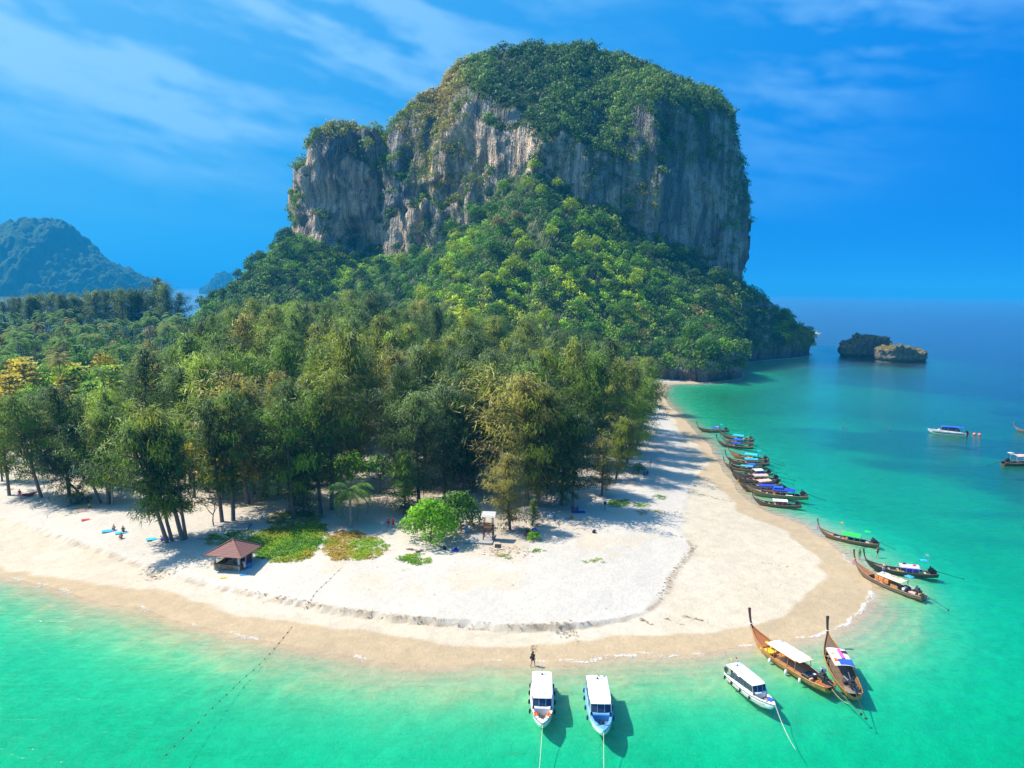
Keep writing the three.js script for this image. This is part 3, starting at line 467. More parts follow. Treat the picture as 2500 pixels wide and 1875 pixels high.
// trees one can pick out: base in the photograph, height, shape, colour, label, lean
const OWN = [
  [361, 1171, 19, 0, 'pine_green', 'leaning casuarina with drooping boughs, front one of the left beach pair', -0.24, 0.05], [372, 1168, 17, 3, 'pine_dark', 'slender casuarina leaning beside the front leaning tree on the left beach', -0.20, -0.02],
  [395, 1166, 21, 1, 'pine_olive', 'tall casuarina with pale bare upper trunk on the left beach', -0.16, 0.02], [402, 1164, 17, 5, 'pine_green', 'thin dark trunked casuarina beside the tall pale trunk, left beach', -0.10, 0.0],
  [480, 1127, 20, 2, 'pine_dark', 'dark casuarina on the sand behind the kiosk, left of the path', -0.05, 0], [504, 1125, 21, 6, 'pine_green', 'green casuarina with straight trunk above the concrete slab', -0.02, 0],
  [535, 1088, 23, 4, 'pine_tan', 'large tan tipped casuarina with thick dark trunk behind the kiosk', 0, 0], [550, 1068, 20, 7, 'pine_dark', 'casuarina with flared trunk base just behind the thick trunk', 0.02, 0],
  [571, 1076, 9, 5, 'pine_bright', 'small bent casuarina on bare shaded sand', 0.12, 0], [635, 1120, 20, 1, 'pine_green', 'straight casuarina at the back edge of the left green patch', 0.01, 0],
  [658, 1114, 12, 5, 'pine_dark', 'short dark narrow casuarina in front of the grove', 0, 0], [694, 1109, 21, 6, 'pine_green', 'casuarina on the dark leaf litter left of the palm', -0.02, 0],
  [717, 1101, 24, 3, 'pine_olive', 'tall casuarina with bare trunk close behind the palm', 0.02, 0], [628, 1098, 22, 0, 'pine_dark', 'casuarina with pale bark behind the left green patch', 0, 0],
  [874, 1112, 11, 1, 'pine_bright', 'young bright green casuarina left of the round bushes', 0.02, 0], [905, 1085, 20, 6, 'pine_blue', 'grey green casuarina behind the young bright tree', 0, 0],
  [960, 1075, 20, 4, 'pine_blue', 'broad grey green weeping casuarina above the round bushes', 0, 0], [1005, 1068, 19, 0, 'pine_dark', 'dark casuarina in the shade behind the lifeguard tower', 0, 0],
  [1102, 1144, 12.5, 1, 'pine_tan', 'small golden casuarina standing alone beside the lifeguard tower', 0, 0], [1138, 1091, 23, 4, 'pine_tan', 'big golden brown casuarina at the front of the grove by the tower', 0.02, 0],
  [1160, 1094, 21, 2, 'pine_olive', 'olive casuarina behind the golden one by the tower', 0.03, 0], [1213, 1091, 18, 3, 'pine_green', 'green casuarina at the front edge, right of the golden trees', 0, 0],
  [1237, 1102, 17, 7, 'pine_dark', 'dark casuarina shading the seated picnickers', 0.02, 0], [1150, 1136, 4.6, 5, 'pine_green', 'tiny young casuarina in front of the golden trees', 0, 0],
  [1300, 1070, 11, 0, 'pine_tan', 'low tan casuarina with drooping boughs at the right front edge', 0.05, 0], [1330, 1035, 13, 2, 'pine_olive', 'olive casuarina above the round green bush', 0.08, 0.05],
  [1352, 1010, 16, 4, 'pine_bright', 'bright green casuarina reaching over the right beach', 0.22, 0.05], [1372, 975, 18, 6, 'pine_bright', 'casuarina with long boughs stretching over the right beach', 0.25, 0],
  [1384, 930, 19, 3, 'pine_green', 'green casuarina on the right beach edge opposite the moored boats', 0.16, 0], [1388, 890, 18, 0, 'pine_olive', 'olive casuarina on the right beach edge near the far end', 0.10, 0],
  [193, 1085, 12, 5, 'pine_dark', 'casuarina with a trunk leaning far over the left beach', -0.62, 0.1], [218, 1087, 15, 6, 'pine_dark', 'dark leaning casuarina between bent trunk and twin trunk on the left', -0.30, 0],
  [235, 1089, 16, 2, 'pine_olive', 'olive casuarina with thick twin trunk on the left beach', -0.04, 0], [240, 1086, 17, 7, 'pine_green', 'casuarina behind the thick twin trunk on the left beach', 0.03, 0],
  [90, 1075, 19, 4, 'pine_green', 'broad casuarina drooping over the red kayak', -0.1, 0.06], [20, 1070, 18, 6, 'pine_olive', 'olive casuarina at the left edge above the beach', -0.05, 0.05], [150, 1070, 20, 3, 'pine_dark', 'dark casuarina between the kayak and the bent trunk', -0.08, 0.03],
];
for (const [u, v, H, k, leaf, label, lx, lz] of OWN) {
  const p = place(u, v), o = plant(H > 14 && (u < 720 || u > 1260) ? AIRY[k % 3] : PINES[k], 'casuarina_tree', LEAF[leaf], label, 'tree', p.x, p.y - 0.1, p.z, 0, H / 20, 'casuarina trees along the beach', H < 14 ? 1 : 1);
  { const wd = H / 20 * (H < 14 ? 1.3 : leaf === 'pine_tan' ? 1.3 : 1.15); o.scale.set(wd, H / 20, wd); } o.rotation.set(lz, 0, -lx); o.rotation.order = 'XZY'; o.rotation.y = k * 1.7 + u; taken.push([p.x, p.z, 6]);
}
// the grove behind
const zoneOf = (x, z) => z < -255 ? (x < -60 ? 'at the back of the grove by the low palms' : x < 0 ? 'on the rise at the back of the grove below the spur' : 'at the back of the grove near the rocky shore') : z < -185 ? (x < -70 ? 'amid the grove by the low palms' : x < -10 ? 'in the heart of the grove' : x < 30 ? 'amid the grove behind the golden trees' : 'amid the grove by the right beach') : x < -75 ? 'behind the left beach and kayak' : x < -35 ? 'behind the kiosk, near the front of the grove' : x < 5 ? 'above the palm and round bushes, near the front' : 'near the front, behind the golden trees';
srand(4711); let grove = 0;
for (let n = 0; n < 9000 && grove < 232; n++) {
  const x = rr(-170, 66), z = rr(-345, -112), sp = lerp(5.4, 8.6, smooth(-120, -300, z));
  if (!inside(x, z, GROVE) || !free(x, z, sp)) continue;
  const y = landY(x, z), [u] = toPhoto(x, y, z); if (u < -140) continue;
  let H = rr(17, 26), lim = CANOPY(u) + rr(0, 30), t = toPhoto(x, y + H, z);
  for (let q = 0; q < 30 && t[1] < lim; q++) { H *= 0.95; t = toPhoto(x, y + H, z); }
  if (H < 7) continue;
  const e = rnd(), leaf = e < 0.26 ? 'pine_dark' : e < 0.60 ? 'pine_green' : e < 0.80 ? 'pine_olive' : e < 0.85 ? 'pine_tan' : e < 0.92 ? 'pine_blue' : 'pine_bright';
  plant(pick(PINES), 'casuarina_tree', LEAF[leaf], PINEWORDS[leaf] + ' casuarina crown ' + zoneOf(x, z), 'tree', x, y - 0.1, z, rr(0, 6.28), H / 20 * rr(0.98, 1.2), 'casuarina trees of the grove', 1); taken.push([x, z, sp]); grove++;
}
{ const spots = [], pal = [[0.05, 0.12, 0.012], [0.10, 0.22, 0.012], [0.20, 0.30, 0.010]]; for (let n = 0; n < 900; n++) { const x = rr(-165, 62), z = rr(-330, -128); if (sdist(x, z, GROVE) < 14) continue; spots.push([x, landY(x, z) - 0.2, z, rr(0.6, 1.5), [0, 1, 2].map((k) => pal[n % 3][k] * rr(0.7, 1.2)), rr(0.8, 1.3)]); } LATER.push(() => scatter('forest_undergrowth', 'low leafy undergrowth in the shade between the casuarina trunks', SHRUBS, spots, WILD)); }
// a few leafy trees among them
for (const [u, v, H, k, leaf, label] of [[960, 900, 14, 0, 'lime', 'yellow green leafy tree whose crown shows amid the grove'], [600, 1070, 8, 1, 'gold', 'golden leafy tree low in the shade of the grove'], [420, 1075, 9, 3, 'gold', 'yellow leafy tree behind the leaning casuarinas on the left'], [480, 1080, 7, 4, 'gold', 'low yellowing leafy tree beneath the casuarinas behind the kiosk'], [1000, 1060, 8, 2, 'deep', 'deep green leafy tree in shade behind the lifeguard tower'], [1180, 1075, 9, 2, 'fresh', 'fresh green leafy tree behind the golden casuarina'], [1185, 940, 18, 3, 'vivid', 'vivid green leafy crown in the middle of the grove'], [760, 1060, 7, 4, 'fresh', 'leafy tree with sunlit leaves right behind the palm'], [820, 1065, 7, 1, 'green', 'low green leafy tree in the gap of the grove'], [690, 1068, 7.5, 0, 'lime', 'lime green leafy tree in the shade near the palm']]) {
  const p = place(u, v, 3); plant(BROADS[k], 'broadleaf_tree', LEAF[leaf], label, 'tree', p.x, p.y, p.z, u, H / 9, undefined);
}
// back row of dark trees beyond the palms, and those before it
srand(99);
for (let k = 0; k < 26; k++) {
  const u = -40 + k * 17 + rr(-6, 6), D = 440 + rr(-22, 22), p = atDepth(u, 700, D), y = gy(p.x, -D), vt = table([[-60, 650], [0, 655], [60, 640], [110, 632], [150, 640], [215, 632], [260, 626], [320, 640], [350, 606], [372, 616], [400, 640], [420, 660]])(u) + rr(0, 12);
  const H = atDepth(u, vt, D).y - y; plant(pick(PINES), 'casuarina_tree', k % 3 ? LEAF.pine_dark : LEAF.pine_blue, k === 23 ? 'tallest dark tree of the far row, standing against the sea' : (k < 8 ? 'dark casuarina at the left end of the far row behind the palms' : k < 16 ? 'dark casuarina in the middle of the far row behind the palms' : 'dark casuarina at the right end of the far row, near the gap to the sea'), 'tree', p.x, y, -D, rr(0, 6.28), H / 20 * rr(1.0, 1.15), 'dark trees of the far row', 1);
}
// coconut palms and leafy trees of the low ground on the left
const LOW = round(poly([[-160, 1040], [200, 1040], [320, 960], [360, 900], [420, 830], [470, 790], [430, 740], [380, 730], [0, 735], [-160, 760]], 2), 1);
srand(314);
for (let n = 0, k = 0; n < 4000 && k < 78; n++) {
  const x = rr(-330, -90), z = rr(-430, -190); if (!inside(x, z, LOW) || !free(x, z, 6.5)) continue;
  const y = gy(x, z), H = rr(9, 16), i = k % 4; const [u, v] = toPhoto(x, y + H, z); if (u < -60 || v > 900 || v < 660) continue; const side = z < -330 ? 'before the far dark row' : x < -150 ? 'at the left edge' : 'beside the grove';
  plant(PALMS[i], 'coconut_palm', k % 6 === 5 ? LEAF.palm_dry : LEAF.palm, k % 6 === 5 ? 'yellowing coconut palm amid the low green trees ' + side : 'green coconut palm amid the low trees ' + side, 'palm tree', x, y, z, rr(0, 6.28), H / [10, 12, 9, 13][i] * 1.05, 'coconut palms of the plantation'); taken.push([x, z, 5]); k++;
}
for (let n = 0, k = 0; n < 6000 && k < 95; n++) {
  const x = rr(-320, -85), z = rr(-425, -150); if (!inside(x, z, LOW) || !free(x, z, 6.5)) continue;
  const y = gy(x, z), near = z > -270, H = near ? rr(8, 13) : rr(7, 12), e = rnd(), leaf = near ? (e < 0.5 ? 'gold' : e < 0.75 ? 'lime' : 'fresh') : e < 0.4 ? 'fresh' : e < 0.75 ? 'green' : 'dun';
  const W = { gold: 'golden', lime: 'lime green', fresh: 'fresh green', green: 'mid green', dun: 'dun brown' }[leaf];
  if (e < 0.45) plant(pick(TIERS), 'almond_tree', LEAF[leaf], W + ' flat storeyed tree on the low ground ' + (near ? 'just behind the left casuarinas' : x < -170 ? 'far left among the palms' : 'left of the grove'), 'tree', x, y, z, rr(0, 6.28), H / 11, 'storeyed trees of the low ground');
  else plant(pick(BROADS), 'broadleaf_tree', LEAF[leaf], W + ' round leafy tree on the low ground ' + (near ? 'just behind the left casuarinas' : x < -170 ? 'far left among the palms' : 'left of the grove'), 'tree', x, y, z, rr(0, 6.28), H / 9, 'leafy trees of the low ground');
  taken.push([x, z, 6]); k++;
}
for (let k = 0; k < 18; k++) {                             // golden storeyed trees that show over the front row on the left
  const x = -132 + k * 3.6 + rr(-1.5, 1.5), z = -(176 + (k * 37 % 50) + rr(-4, 4)), y = gy(x, z), lf = ['gold', 'lime', 'gold', 'fresh'][k % 4], W = { gold: 'golden', lime: 'yellow green', fresh: 'fresh green' }[lf];
  plant(k % 3 ? TIERS[k % 2] : BROADS[k % 6], 'almond_tree', LEAF[lf], W + (k % 3 ? ' storeyed' : ' round') + ' tree showing over the front casuarinas on the left', 'tree', x, y, z, rr(0, 6.28), rr(0.85, 1.15), 'golden trees behind the left casuarinas');
}
function scatter(name, label, geos, spots, mat) {           // ground cover nobody could count
  const g = Array.isArray(geos) ? geos : [geos], o = new THREE.Group(); o.name = numbered(name); scene.add(o); tag(o, label, undefined, undefined, 'stuff');
  const M = new THREE.Matrix4(), Q = new THREE.Quaternion(), E = new THREE.Euler(), S = new THREE.Vector3(), P = new THREE.Vector3(), K = new THREE.Color();
  g.forEach((geo, i) => { const mine = spots.filter((_, q) => q % g.length === i), m = new THREE.InstancedMesh(geo, mat, mine.length); m.name = name + '_clumps'; m.castShadow = m.receiveShadow = true; mine.forEach(([x, y, z, s, col, tall = 1], q) => { E.set(rr(-0.15, 0.15), rr(0, 6.28), rr(-0.15, 0.15)); M.compose(P.set(x, y, z), Q.setFromEuler(E), S.set(s, s * tall, s)); m.setMatrixAt(q, M); m.setColorAt(q, K.setRGB(...col)); }); m.userData.kind = 'stuff'; o.add(m); });
  return o;
}
const WILD = leafMat(1, 1, 1, 0.42), SHRUBS = [1, 2, 3, 4].map((k) => shrub(300 + k, 1.6, 0.36, [2, 3, 1, 4][k - 1], [62, 54, 74, 48][k - 1])), BUSHY = [1, 2, 3].map((k) => shrub(320 + k, 1.6, 0.36, 7, 30));
const hue = (list, x, z, f = 0.02, sd = 0, add = 0) => { const t = clamp(0.5 + add + 1.1 * fbm2(x * f + sd, z * f - sd, 3) + rr(-0.16, 0.16)) * (list.length - 1.001), i = Math.floor(t), w = t - i, q = rr(1.0, 1.75); return [0, 1, 2].map((k) => lerp(list[i][k], list[i + 1][k], w) * q); };
{
  srand(2718); const spots = [], pal = [[0.03, 0.07, 0.014], [0.05, 0.12, 0.012], [0.085, 0.18, 0.010], [0.17, 0.21, 0.012]];
  for (let n = 0; n < 15000; n++) { const x = rr(-400, -70), z = rr(-540, -165); if (sdist(x, z, BERM) < 6 || (inside(x, z, GROVE) && rnd() < 0.8) || toPhoto(x, 3, z)[0] < -80 || x > -70 - (z + 165) * -0.1) continue; spots.push([x, gy(x, z) - 0.2, z, rr(0.7, 1.9), hue(pal, x, z, 0.03), rr(0.6, 1.1)]); }
  LATER.forEach((f) => f()); scatter('undergrowth', 'bright green undergrowth among the palms on the left', SHRUBS, spots, WILD);
}
// yellow green creepers on the spur; palette also paints its sunlit side, darker elsewhere
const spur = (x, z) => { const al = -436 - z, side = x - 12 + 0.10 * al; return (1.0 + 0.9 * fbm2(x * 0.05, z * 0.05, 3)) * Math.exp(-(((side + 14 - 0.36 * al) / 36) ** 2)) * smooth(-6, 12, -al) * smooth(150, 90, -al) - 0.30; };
// the wooded slope: the larger trees one by one, the rest a mass of bushes and creepers
{
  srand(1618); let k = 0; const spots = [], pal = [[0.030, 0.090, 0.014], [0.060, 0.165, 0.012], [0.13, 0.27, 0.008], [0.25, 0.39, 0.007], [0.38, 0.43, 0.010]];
  const big = [];
  for (let n = 0; n < 19000; n++) {
    const x = rr(-260, 210), z = rr(-600, -296), t = talus(x, z); if (t.sh < 1.5 || t.h < 2 || t.d < 2) continue;
    const y = hillHeight(x, z), [u, v] = toPhoto(x, y, z); if (u < 380 || u > 1800) continue;
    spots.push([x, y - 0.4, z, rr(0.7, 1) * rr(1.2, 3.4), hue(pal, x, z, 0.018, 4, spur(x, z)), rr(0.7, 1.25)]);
    if (big.length < 4000 && t.d > 4) big.push([x, y, z]);
  }
  const used2 = [];
  for (const [x, y, z] of big) {
    if (k >= 285) break; const sp = 9.5; if (used2.some(([a, b]) => (a - x) ** 2 + (b - z) ** 2 < sp * sp * rr(0.6, 1.3))) continue;
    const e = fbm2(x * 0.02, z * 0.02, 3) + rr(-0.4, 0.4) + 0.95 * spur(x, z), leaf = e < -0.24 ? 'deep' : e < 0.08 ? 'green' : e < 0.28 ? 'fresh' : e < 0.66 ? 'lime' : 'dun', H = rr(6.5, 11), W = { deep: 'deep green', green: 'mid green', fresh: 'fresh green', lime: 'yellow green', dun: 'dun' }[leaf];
    const hgt = y > 75 ? ', high up' : y > 35 ? ', halfway up' : ', low down'; const where = z > -380 && x > 55 ? 'on the rocky shore below the slope' : x > 100 ? 'in the shade at the foot of the right cliff' : x < -60 ? 'on the slope below the left cliff' : 'on the sunlit spur below the cliffs';
    plant(pick(BROADS), 'broadleaf_tree', LEAF[leaf], W + ' leafy tree ' + where + hgt, 'tree', x, y - 0.5, z, rr(0, 6.28), H / 9 * rr(0.85, 1.2), 'leafy trees of the wooded slope', rr(0.9, 1.2)); used2.push([x, z]); k++;
  }
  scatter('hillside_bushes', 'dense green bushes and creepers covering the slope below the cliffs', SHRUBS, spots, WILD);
}
// growth on the cliffs and over the top of the mountain
{
  srand(577); const p = mountain.geometry.attributes.position, nn = mountain.geometry.attributes.normal, spots = [], pal = [[0.035, 0.085, 0.018], [0.06, 0.13, 0.018], [0.10, 0.18, 0.020], [0.17, 0.20, 0.025], [0.26, 0.21, 0.05]];
  for (let i = 0; i < p.count; i++) {
    const x = p.getX(i), y = p.getY(i), z = p.getZ(i), ny = nn.getY(i), nz = nn.getZ(i); if (y < 4 || nz < -0.35) continue; if (y < 30 && x > 50) { if (y > 4.5 && rnd() < 0.42 && ny < 0.85) spots.push([x, y - 0.3, z, rr(1.2, 3.0), hue(pal, x, z + y, 0.03, 5), rr(0.8, 1.2)]); continue; } if (y < 25) continue;
    if (y < hillHeight(x, z) + 3) continue;
    const b = fbm3(x * 0.026 + 3, y * 0.022, z * 0.026, 3), c = n3(x * 0.1, y * 0.04, z * 0.1), want = smooth(x > 45 ? 0.40 : 0.30, x > 45 ? 0.66 : 0.52, ny + 0.34 * b) + smooth(-0.03, 0.08, b + 0.10 * c + (x < 45 ? smooth(85, 125, y) * 0.24 - 0.01 : smooth(70, 150, y) * 0.12 - 0.04)) * 0.9;
    if (rnd() < want * 0.27) spots.push([x, y - 0.3, z, rr(0.6, 1) * rr(1.2, 3.9) * (ny > 0.4 ? 1.1 : 0.8), hue(pal, x, z + y, 0.025, 9), rr(0.9, 1.4)]);
  }
  console.log('cliff shrubs', spots.length);
  scatter('cliff_shrubs', 'dark green shrubs clinging to the cliffs and covering the mountain top', SHRUBS, spots, WILD);
}
console.log('grove', grove);
// ================================================================ boats
function skin(rows, closed = false) {                     // a surface through rows of points
  const P = [], I = [], n = rows[0].length; rows.forEach((r) => r.forEach((p) => P.push(p[0], p[1], p[2])));
  for (let i = 0; i < rows.length - 1; i++) for (let j = 0; j < n - (closed ? 0 : 1); j++) { const a = i * n + j, b = i * n + (j + 1) % n; I.push(a, a + n, b, b, a + n, b + n); }
  const g = new THREE.BufferGeometry(); g.setAttribute('position', new THREE.Float32BufferAttribute(P, 3)); g.setIndex(I); g.computeVertexNormals(); return g;
}
const bx = (w, h, d, x = 0, y = 0, z = 0, r = 0.02) => { const g = r ? new RoundedBoxGeometry(w, h, d, 1, Math.min(r, w / 3, h / 3, d / 3)) : new THREE.BoxGeometry(w, h, d); g.translate(x, y, z); return g; };
const rod = (a, b, r, r2 = r, s = 6) => limb([V(...a), V(...b)], r, r2, s);
const cyl = (r, h, x, y, z, s = 12, r2 = r) => { const g = new THREE.CylinderGeometry(r2, r, h, s); g.translate(x, y, z); return g; };
const ball = (r, x, y, z, sx = 1, sy = 1, sz = 1, s = 10) => { const g = new THREE.SphereGeometry(r, s, Math.round(s * 0.7)); g.scale(sx, sy, sz); g.translate(x, y, z); return g; };
const woodTex = (() => { const t = dataTex(256, 256, (u, v, o) => { const k = Math.floor(v * 8), a = tile2(u * 6 + k * 3, v * 64, 6, 64, 31), b = tile2(u * 20, v * 128, 20, 128, 32), h = 0.82 + 0.12 * a + 0.10 * b + 0.06 * h3(k, 3, 5) - (v * 8 - k < 0.06 ? 0.3 : 0); o[0] = o[1] = o[2] = h; }); return t; })();
function uvBox(g, sx = 1.2, sy = 1.2) { const p = g.attributes.position, U = new Float32Array(p.count * 2); for (let i = 0; i < p.count; i++) { U[i * 2] = p.getX(i) / sx; U[i * 2 + 1] = (p.getZ(i) + p.getY(i)) / sy; } g.setAttribute('uv', new THREE.BufferAttribute(U, 2)); return g; }
const woodM = (r, g, b, rough = 0.55, coat = 0) => phys(r, g, b, rough, { map: woodTex, clearcoat: coat, clearcoatRoughness: 0.3, side: THREE.DoubleSide });
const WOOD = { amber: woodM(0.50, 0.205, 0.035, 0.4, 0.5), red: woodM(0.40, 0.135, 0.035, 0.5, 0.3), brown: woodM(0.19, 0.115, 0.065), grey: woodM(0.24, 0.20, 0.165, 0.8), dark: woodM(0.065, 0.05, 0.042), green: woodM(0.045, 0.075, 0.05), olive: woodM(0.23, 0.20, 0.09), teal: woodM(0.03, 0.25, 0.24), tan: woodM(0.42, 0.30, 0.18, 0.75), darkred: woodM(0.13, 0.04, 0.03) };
const cloth = (r, g, b) => phys(r, g, b, 0.85, { side: THREE.DoubleSide, sheen: 0.2 });
const CLOTH = { white: cloth(0.68, 0.66, 0.62), cream: cloth(0.62, 0.52, 0.36), blue: cloth(0.012, 0.085, 0.50), royal: cloth(0.01, 0.035, 0.42), sky: cloth(0.03, 0.33, 0.66), cyan: cloth(0.03, 0.40, 0.62), teal: cloth(0.04, 0.30, 0.38), green: cloth(0.01, 0.62, 0.06), lilac: cloth(0.55, 0.42, 0.62), yellow: cloth(0.72, 0.40, 0.01), pink: cloth(0.72, 0.09, 0.34), orange: cloth(0.80, 0.15, 0.012), peach: cloth(0.66, 0.42, 0.30), maroon: cloth(0.20, 0.02, 0.05), red: cloth(0.55, 0.03, 0.03), black: cloth(0.02, 0.02, 0.025), grey: cloth(0.3, 0.3, 0.31), rose: cloth(0.62, 0.36, 0.34) };
const METAL = { dark: phys(0.05, 0.052, 0.055, 0.5, { metalness: 0.6 }), steel: phys(0.5, 0.5, 0.5, 0.35, { metalness: 0.8 }), chrome: phys(0.75, 0.75, 0.74, 0.2, { metalness: 0.9 }) };
const ROPE = std(0.55, 0.50, 0.38, 0.9), GEL = phys(0.74, 0.745, 0.74, 0.25, { clearcoat: 0.6 }), GELBLUE = phys(0.12, 0.32, 0.55, 0.3, { clearcoat: 0.5, side: THREE.DoubleSide }), RUBBER = std(0.02, 0.022, 0.026, 0.6), PANE = phys(0.03, 0.035, 0.07, 0.06, { clearcoat: 0.5 }), NAVY = phys(0.012, 0.02, 0.06, 0.4);
const ribbonHue = { yellow: CLOTH.yellow, white: CLOTH.white, pink: CLOTH.pink, orange: CLOTH.orange, red: CLOTH.red };

const hb = table([[-5.5, 0.62], [-4.4, 0.82], [-2.6, 0.98], [0, 1.04], [2, 0.90], [3.4, 0.62], [4.3, 0.34], [4.9, 0.13], [5.15, 0.06]]), hs = table([[-5.5, 0.62], [-4, 0.50], [-1, 0.48], [1.5, 0.60], [3, 0.86], [4.2, 1.25], [5.15, 1.75]]), hk = table([[-5.5, -0.10], [-4, -0.28], [0, -0.34], [2.5, -0.26], [3.6, -0.02], [4.4, 0.55], [5.15, 1.55]]);
function longtail(name, label, A, B, o) {                 // A: bow joint, B: stern (places on the water); a wooden longtail boat
  const dx = A.x - B.x, dz = A.z - B.z, L = Math.hypot(dx, dz), s = L / 10.65, ux = dx / L, uz = dz / L;
  const t = thing(name, label, 'boat', [B.x + ux * 5.5 * s, o.rise ?? 0, B.z + uz * 5.5 * s], Math.atan2(-dz, dx), o.group);
  t.scale.set(s, s * (o.tall ?? 1), s * (o.beam ?? 1)); t.rotation.order = 'YXZ'; if (o.pitch) t.rotation.z = o.pitch;
  const xs = []; for (let i = 0; i <= 26; i++) xs.push(-5.5 + 10.65 * i / 26);
  const sect = (x, inn) => { const b = Math.max(hb(x) - inn, 0.02), h = hs(x), k = hk(x) + inn * 0.9; return [[x, h, -b], [x, lerp(k, h, 0.45), -b * 0.90], [x, lerp(k, h, 0.12), -b * 0.55], [x, k, 0], [x, lerp(k, h, 0.12), b * 0.55], [x, lerp(k, h, 0.45), b * 0.90], [x, h, b]]; };
  const out = skin(xs.map((x) => sect(x, 0))), inn = skin(xs.map((x) => sect(x, 0.07)));
  const back = skin([sect(-5.5, 0), sect(-5.5, 0).map(([x, y, z]) => [x, 0.2 + (y - 0.2) * 0.0, z * 0.0])]);
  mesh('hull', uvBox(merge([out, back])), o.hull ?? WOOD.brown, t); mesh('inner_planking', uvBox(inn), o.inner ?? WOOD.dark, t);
  for (const sd of [-1, 1]) mesh('gunwale', limb(xs.map((x) => V(x, hs(x) + 0.02, sd * hb(x))), 0.055, 0.045, 5), o.rail ?? WOOD.tan, t);
  if (o.stripe) for (const sd of [-1, 1]) mesh('stripe', skin(xs.slice(0, 24).map((x) => [[x, lerp(hk(x), hs(x), 0.80), sd * hb(x) * 1.0 + sd * 0.012], [x, lerp(hk(x), hs(x), 0.62), sd * hb(x) * 0.965 + sd * 0.014]])), o.stripe, t);
  const floor = []; for (let x = -5.2; x <= 3.0; x += 0.4) { const w = hb(x) * 0.80; floor.push([[x, 0.14, -w], [x, 0.14, w]]); } mesh('deck', uvBox(skin(floor)), o.deck ?? WOOD.grey, t);
  const fore = []; for (let x = 2.5; x <= 5.1; x += 0.35) { const w = Math.max(hb(x) - 0.04, 0.02), h = hs(x) - 0.10; fore.push([[x, h, -w], [x, h + 0.04, 0], [x, h, w]]); } mesh('foredeck', uvBox(skin(fore)), o.fore ?? WOOD.tan, t);
  const post = mesh('prow_post', limb([V(4.95, 1.5, 0), V(5.25, 2.15, 0), V(5.45, 2.9, 0), V(5.52, 3.45 + (o.post ?? 0), 0)], 0.085, 0.15, 6), o.prow ?? WOOD.brown, t);
  if (o.ribbon) o.ribbon.forEach((r, i) => { const g = [new THREE.TorusGeometry(0.13, 0.05, 5, 10).rotateX(Math.PI / 2).translate(5.2 + 0.06 * i, 1.95 + 0.22 * i, 0)]; if (i === 0) g.push(bx(0.10, 0.85, 0.05, 5.42, 1.55, 0.10), bx(0.08, 0.6, 0.05, 5.46, 1.6, -0.06)); mesh('ribbon', merge(g), ribbonHue[r], post); });
  for (const x of o.benches ?? [-1.2, 0.2, 1.5]) mesh('bench', bx(0.30, 0.05, hb(x) * 1.75, x, 0.40, 0), o.bench ?? WOOD.tan, t);
  if (o.roof) {                                           // canopy on posts, bent over bows
    const { from = -2.4, to = 1.9, h = 1.95, w = 0.95, color, bend = 0.16, posts = 4 } = o.roof, rows = []; for (let i = 0; i <= 10; i++) { const x = lerp(from, to, i / 10); rows.push([-1, -0.93, -0.5, 0, 0.5, 0.93, 1].map((q) => [x, h + bend * (1 - q * q) - (Math.abs(q) === 1 ? (o.roof.drop ?? 0.10) : 0) + 0.025 * Math.sin(i * 2.2 + q * 2), q * w])); }
    const low = rows.map((r) => r.map(([x, y, z]) => [x, y - 0.03, z])), c = mesh('canopy', merge([skin(rows), skin(low.map((r) => [...r].reverse())), skin([rows[0], low[0]]), skin([low[10], rows[10]])]), color, t);
    if (o.roof.trim) for (const sd of [-1, 1]) mesh('canopy_rail', bx(to - from + 0.1, 0.07, 0.07, (from + to) / 2, h - 0.06, sd * (w + 0.02)), o.roof.trim, c);
    for (let i = 0; i < posts; i++) for (const sd of [-1, 1]) { const x = lerp(from + 0.1, to - 0.1, i / (posts - 1)); mesh('canopy_post', rod([x, hs(x) - 0.05, sd * hb(x) * 0.94], [x, h - 0.02, sd * w * 0.94], 0.035, 0.03, 5), o.roof.trim ?? WOOD.tan, t); }
    if (o.roof.side) for (const sd of [-1, 1]) mesh('side_curtain', bx((to - from) * 0.7, 0.5, 0.02, lerp(from, to, 0.42), h - 0.42, sd * (w - 0.02)), o.roof.side, t);
    if (o.roof.lug) o.roof.lug.forEach(([x, z, w2, d2, m, hh = 0.16, turn = 0]) => { const g = new RoundedBoxGeometry(w2, hh, d2, 2, 0.05); g.rotateY(turn); g.translate(x, h + bend * (1 - (z / w) ** 2) + hh / 2, z); mesh('bundle', g, m, t); });
  }
  const ex = -4.55, e = new THREE.Group(); e.name = 'engine'; t.add(e);
  mesh('engine_block', merge([bx(0.75, 0.42, 0.46, ex, 1.02, 0, 0.05), bx(0.5, 0.22, 0.40, ex + 0.02, 1.33, 0, 0.05), cyl(0.16, 0.28, ex - 0.46, 1.02, 0, 10), cyl(0.09, 0.24, ex + 0.2, 1.52, 0.1, 8), bx(0.16, 0.3, 0.5, ex + 0.42, 1.0, 0, 0.03)]), METAL.dark, e);
  mesh('engine_mount', merge([rod([ex, 0.30, 0], [ex, 0.90, 0], 0.07), rod([ex + 0.35, 0.3, 0.3], [ex, 0.85, 0], 0.03), rod([ex + 0.35, 0.3, -0.3], [ex, 0.85, 0], 0.03)]), METAL.dark, e);
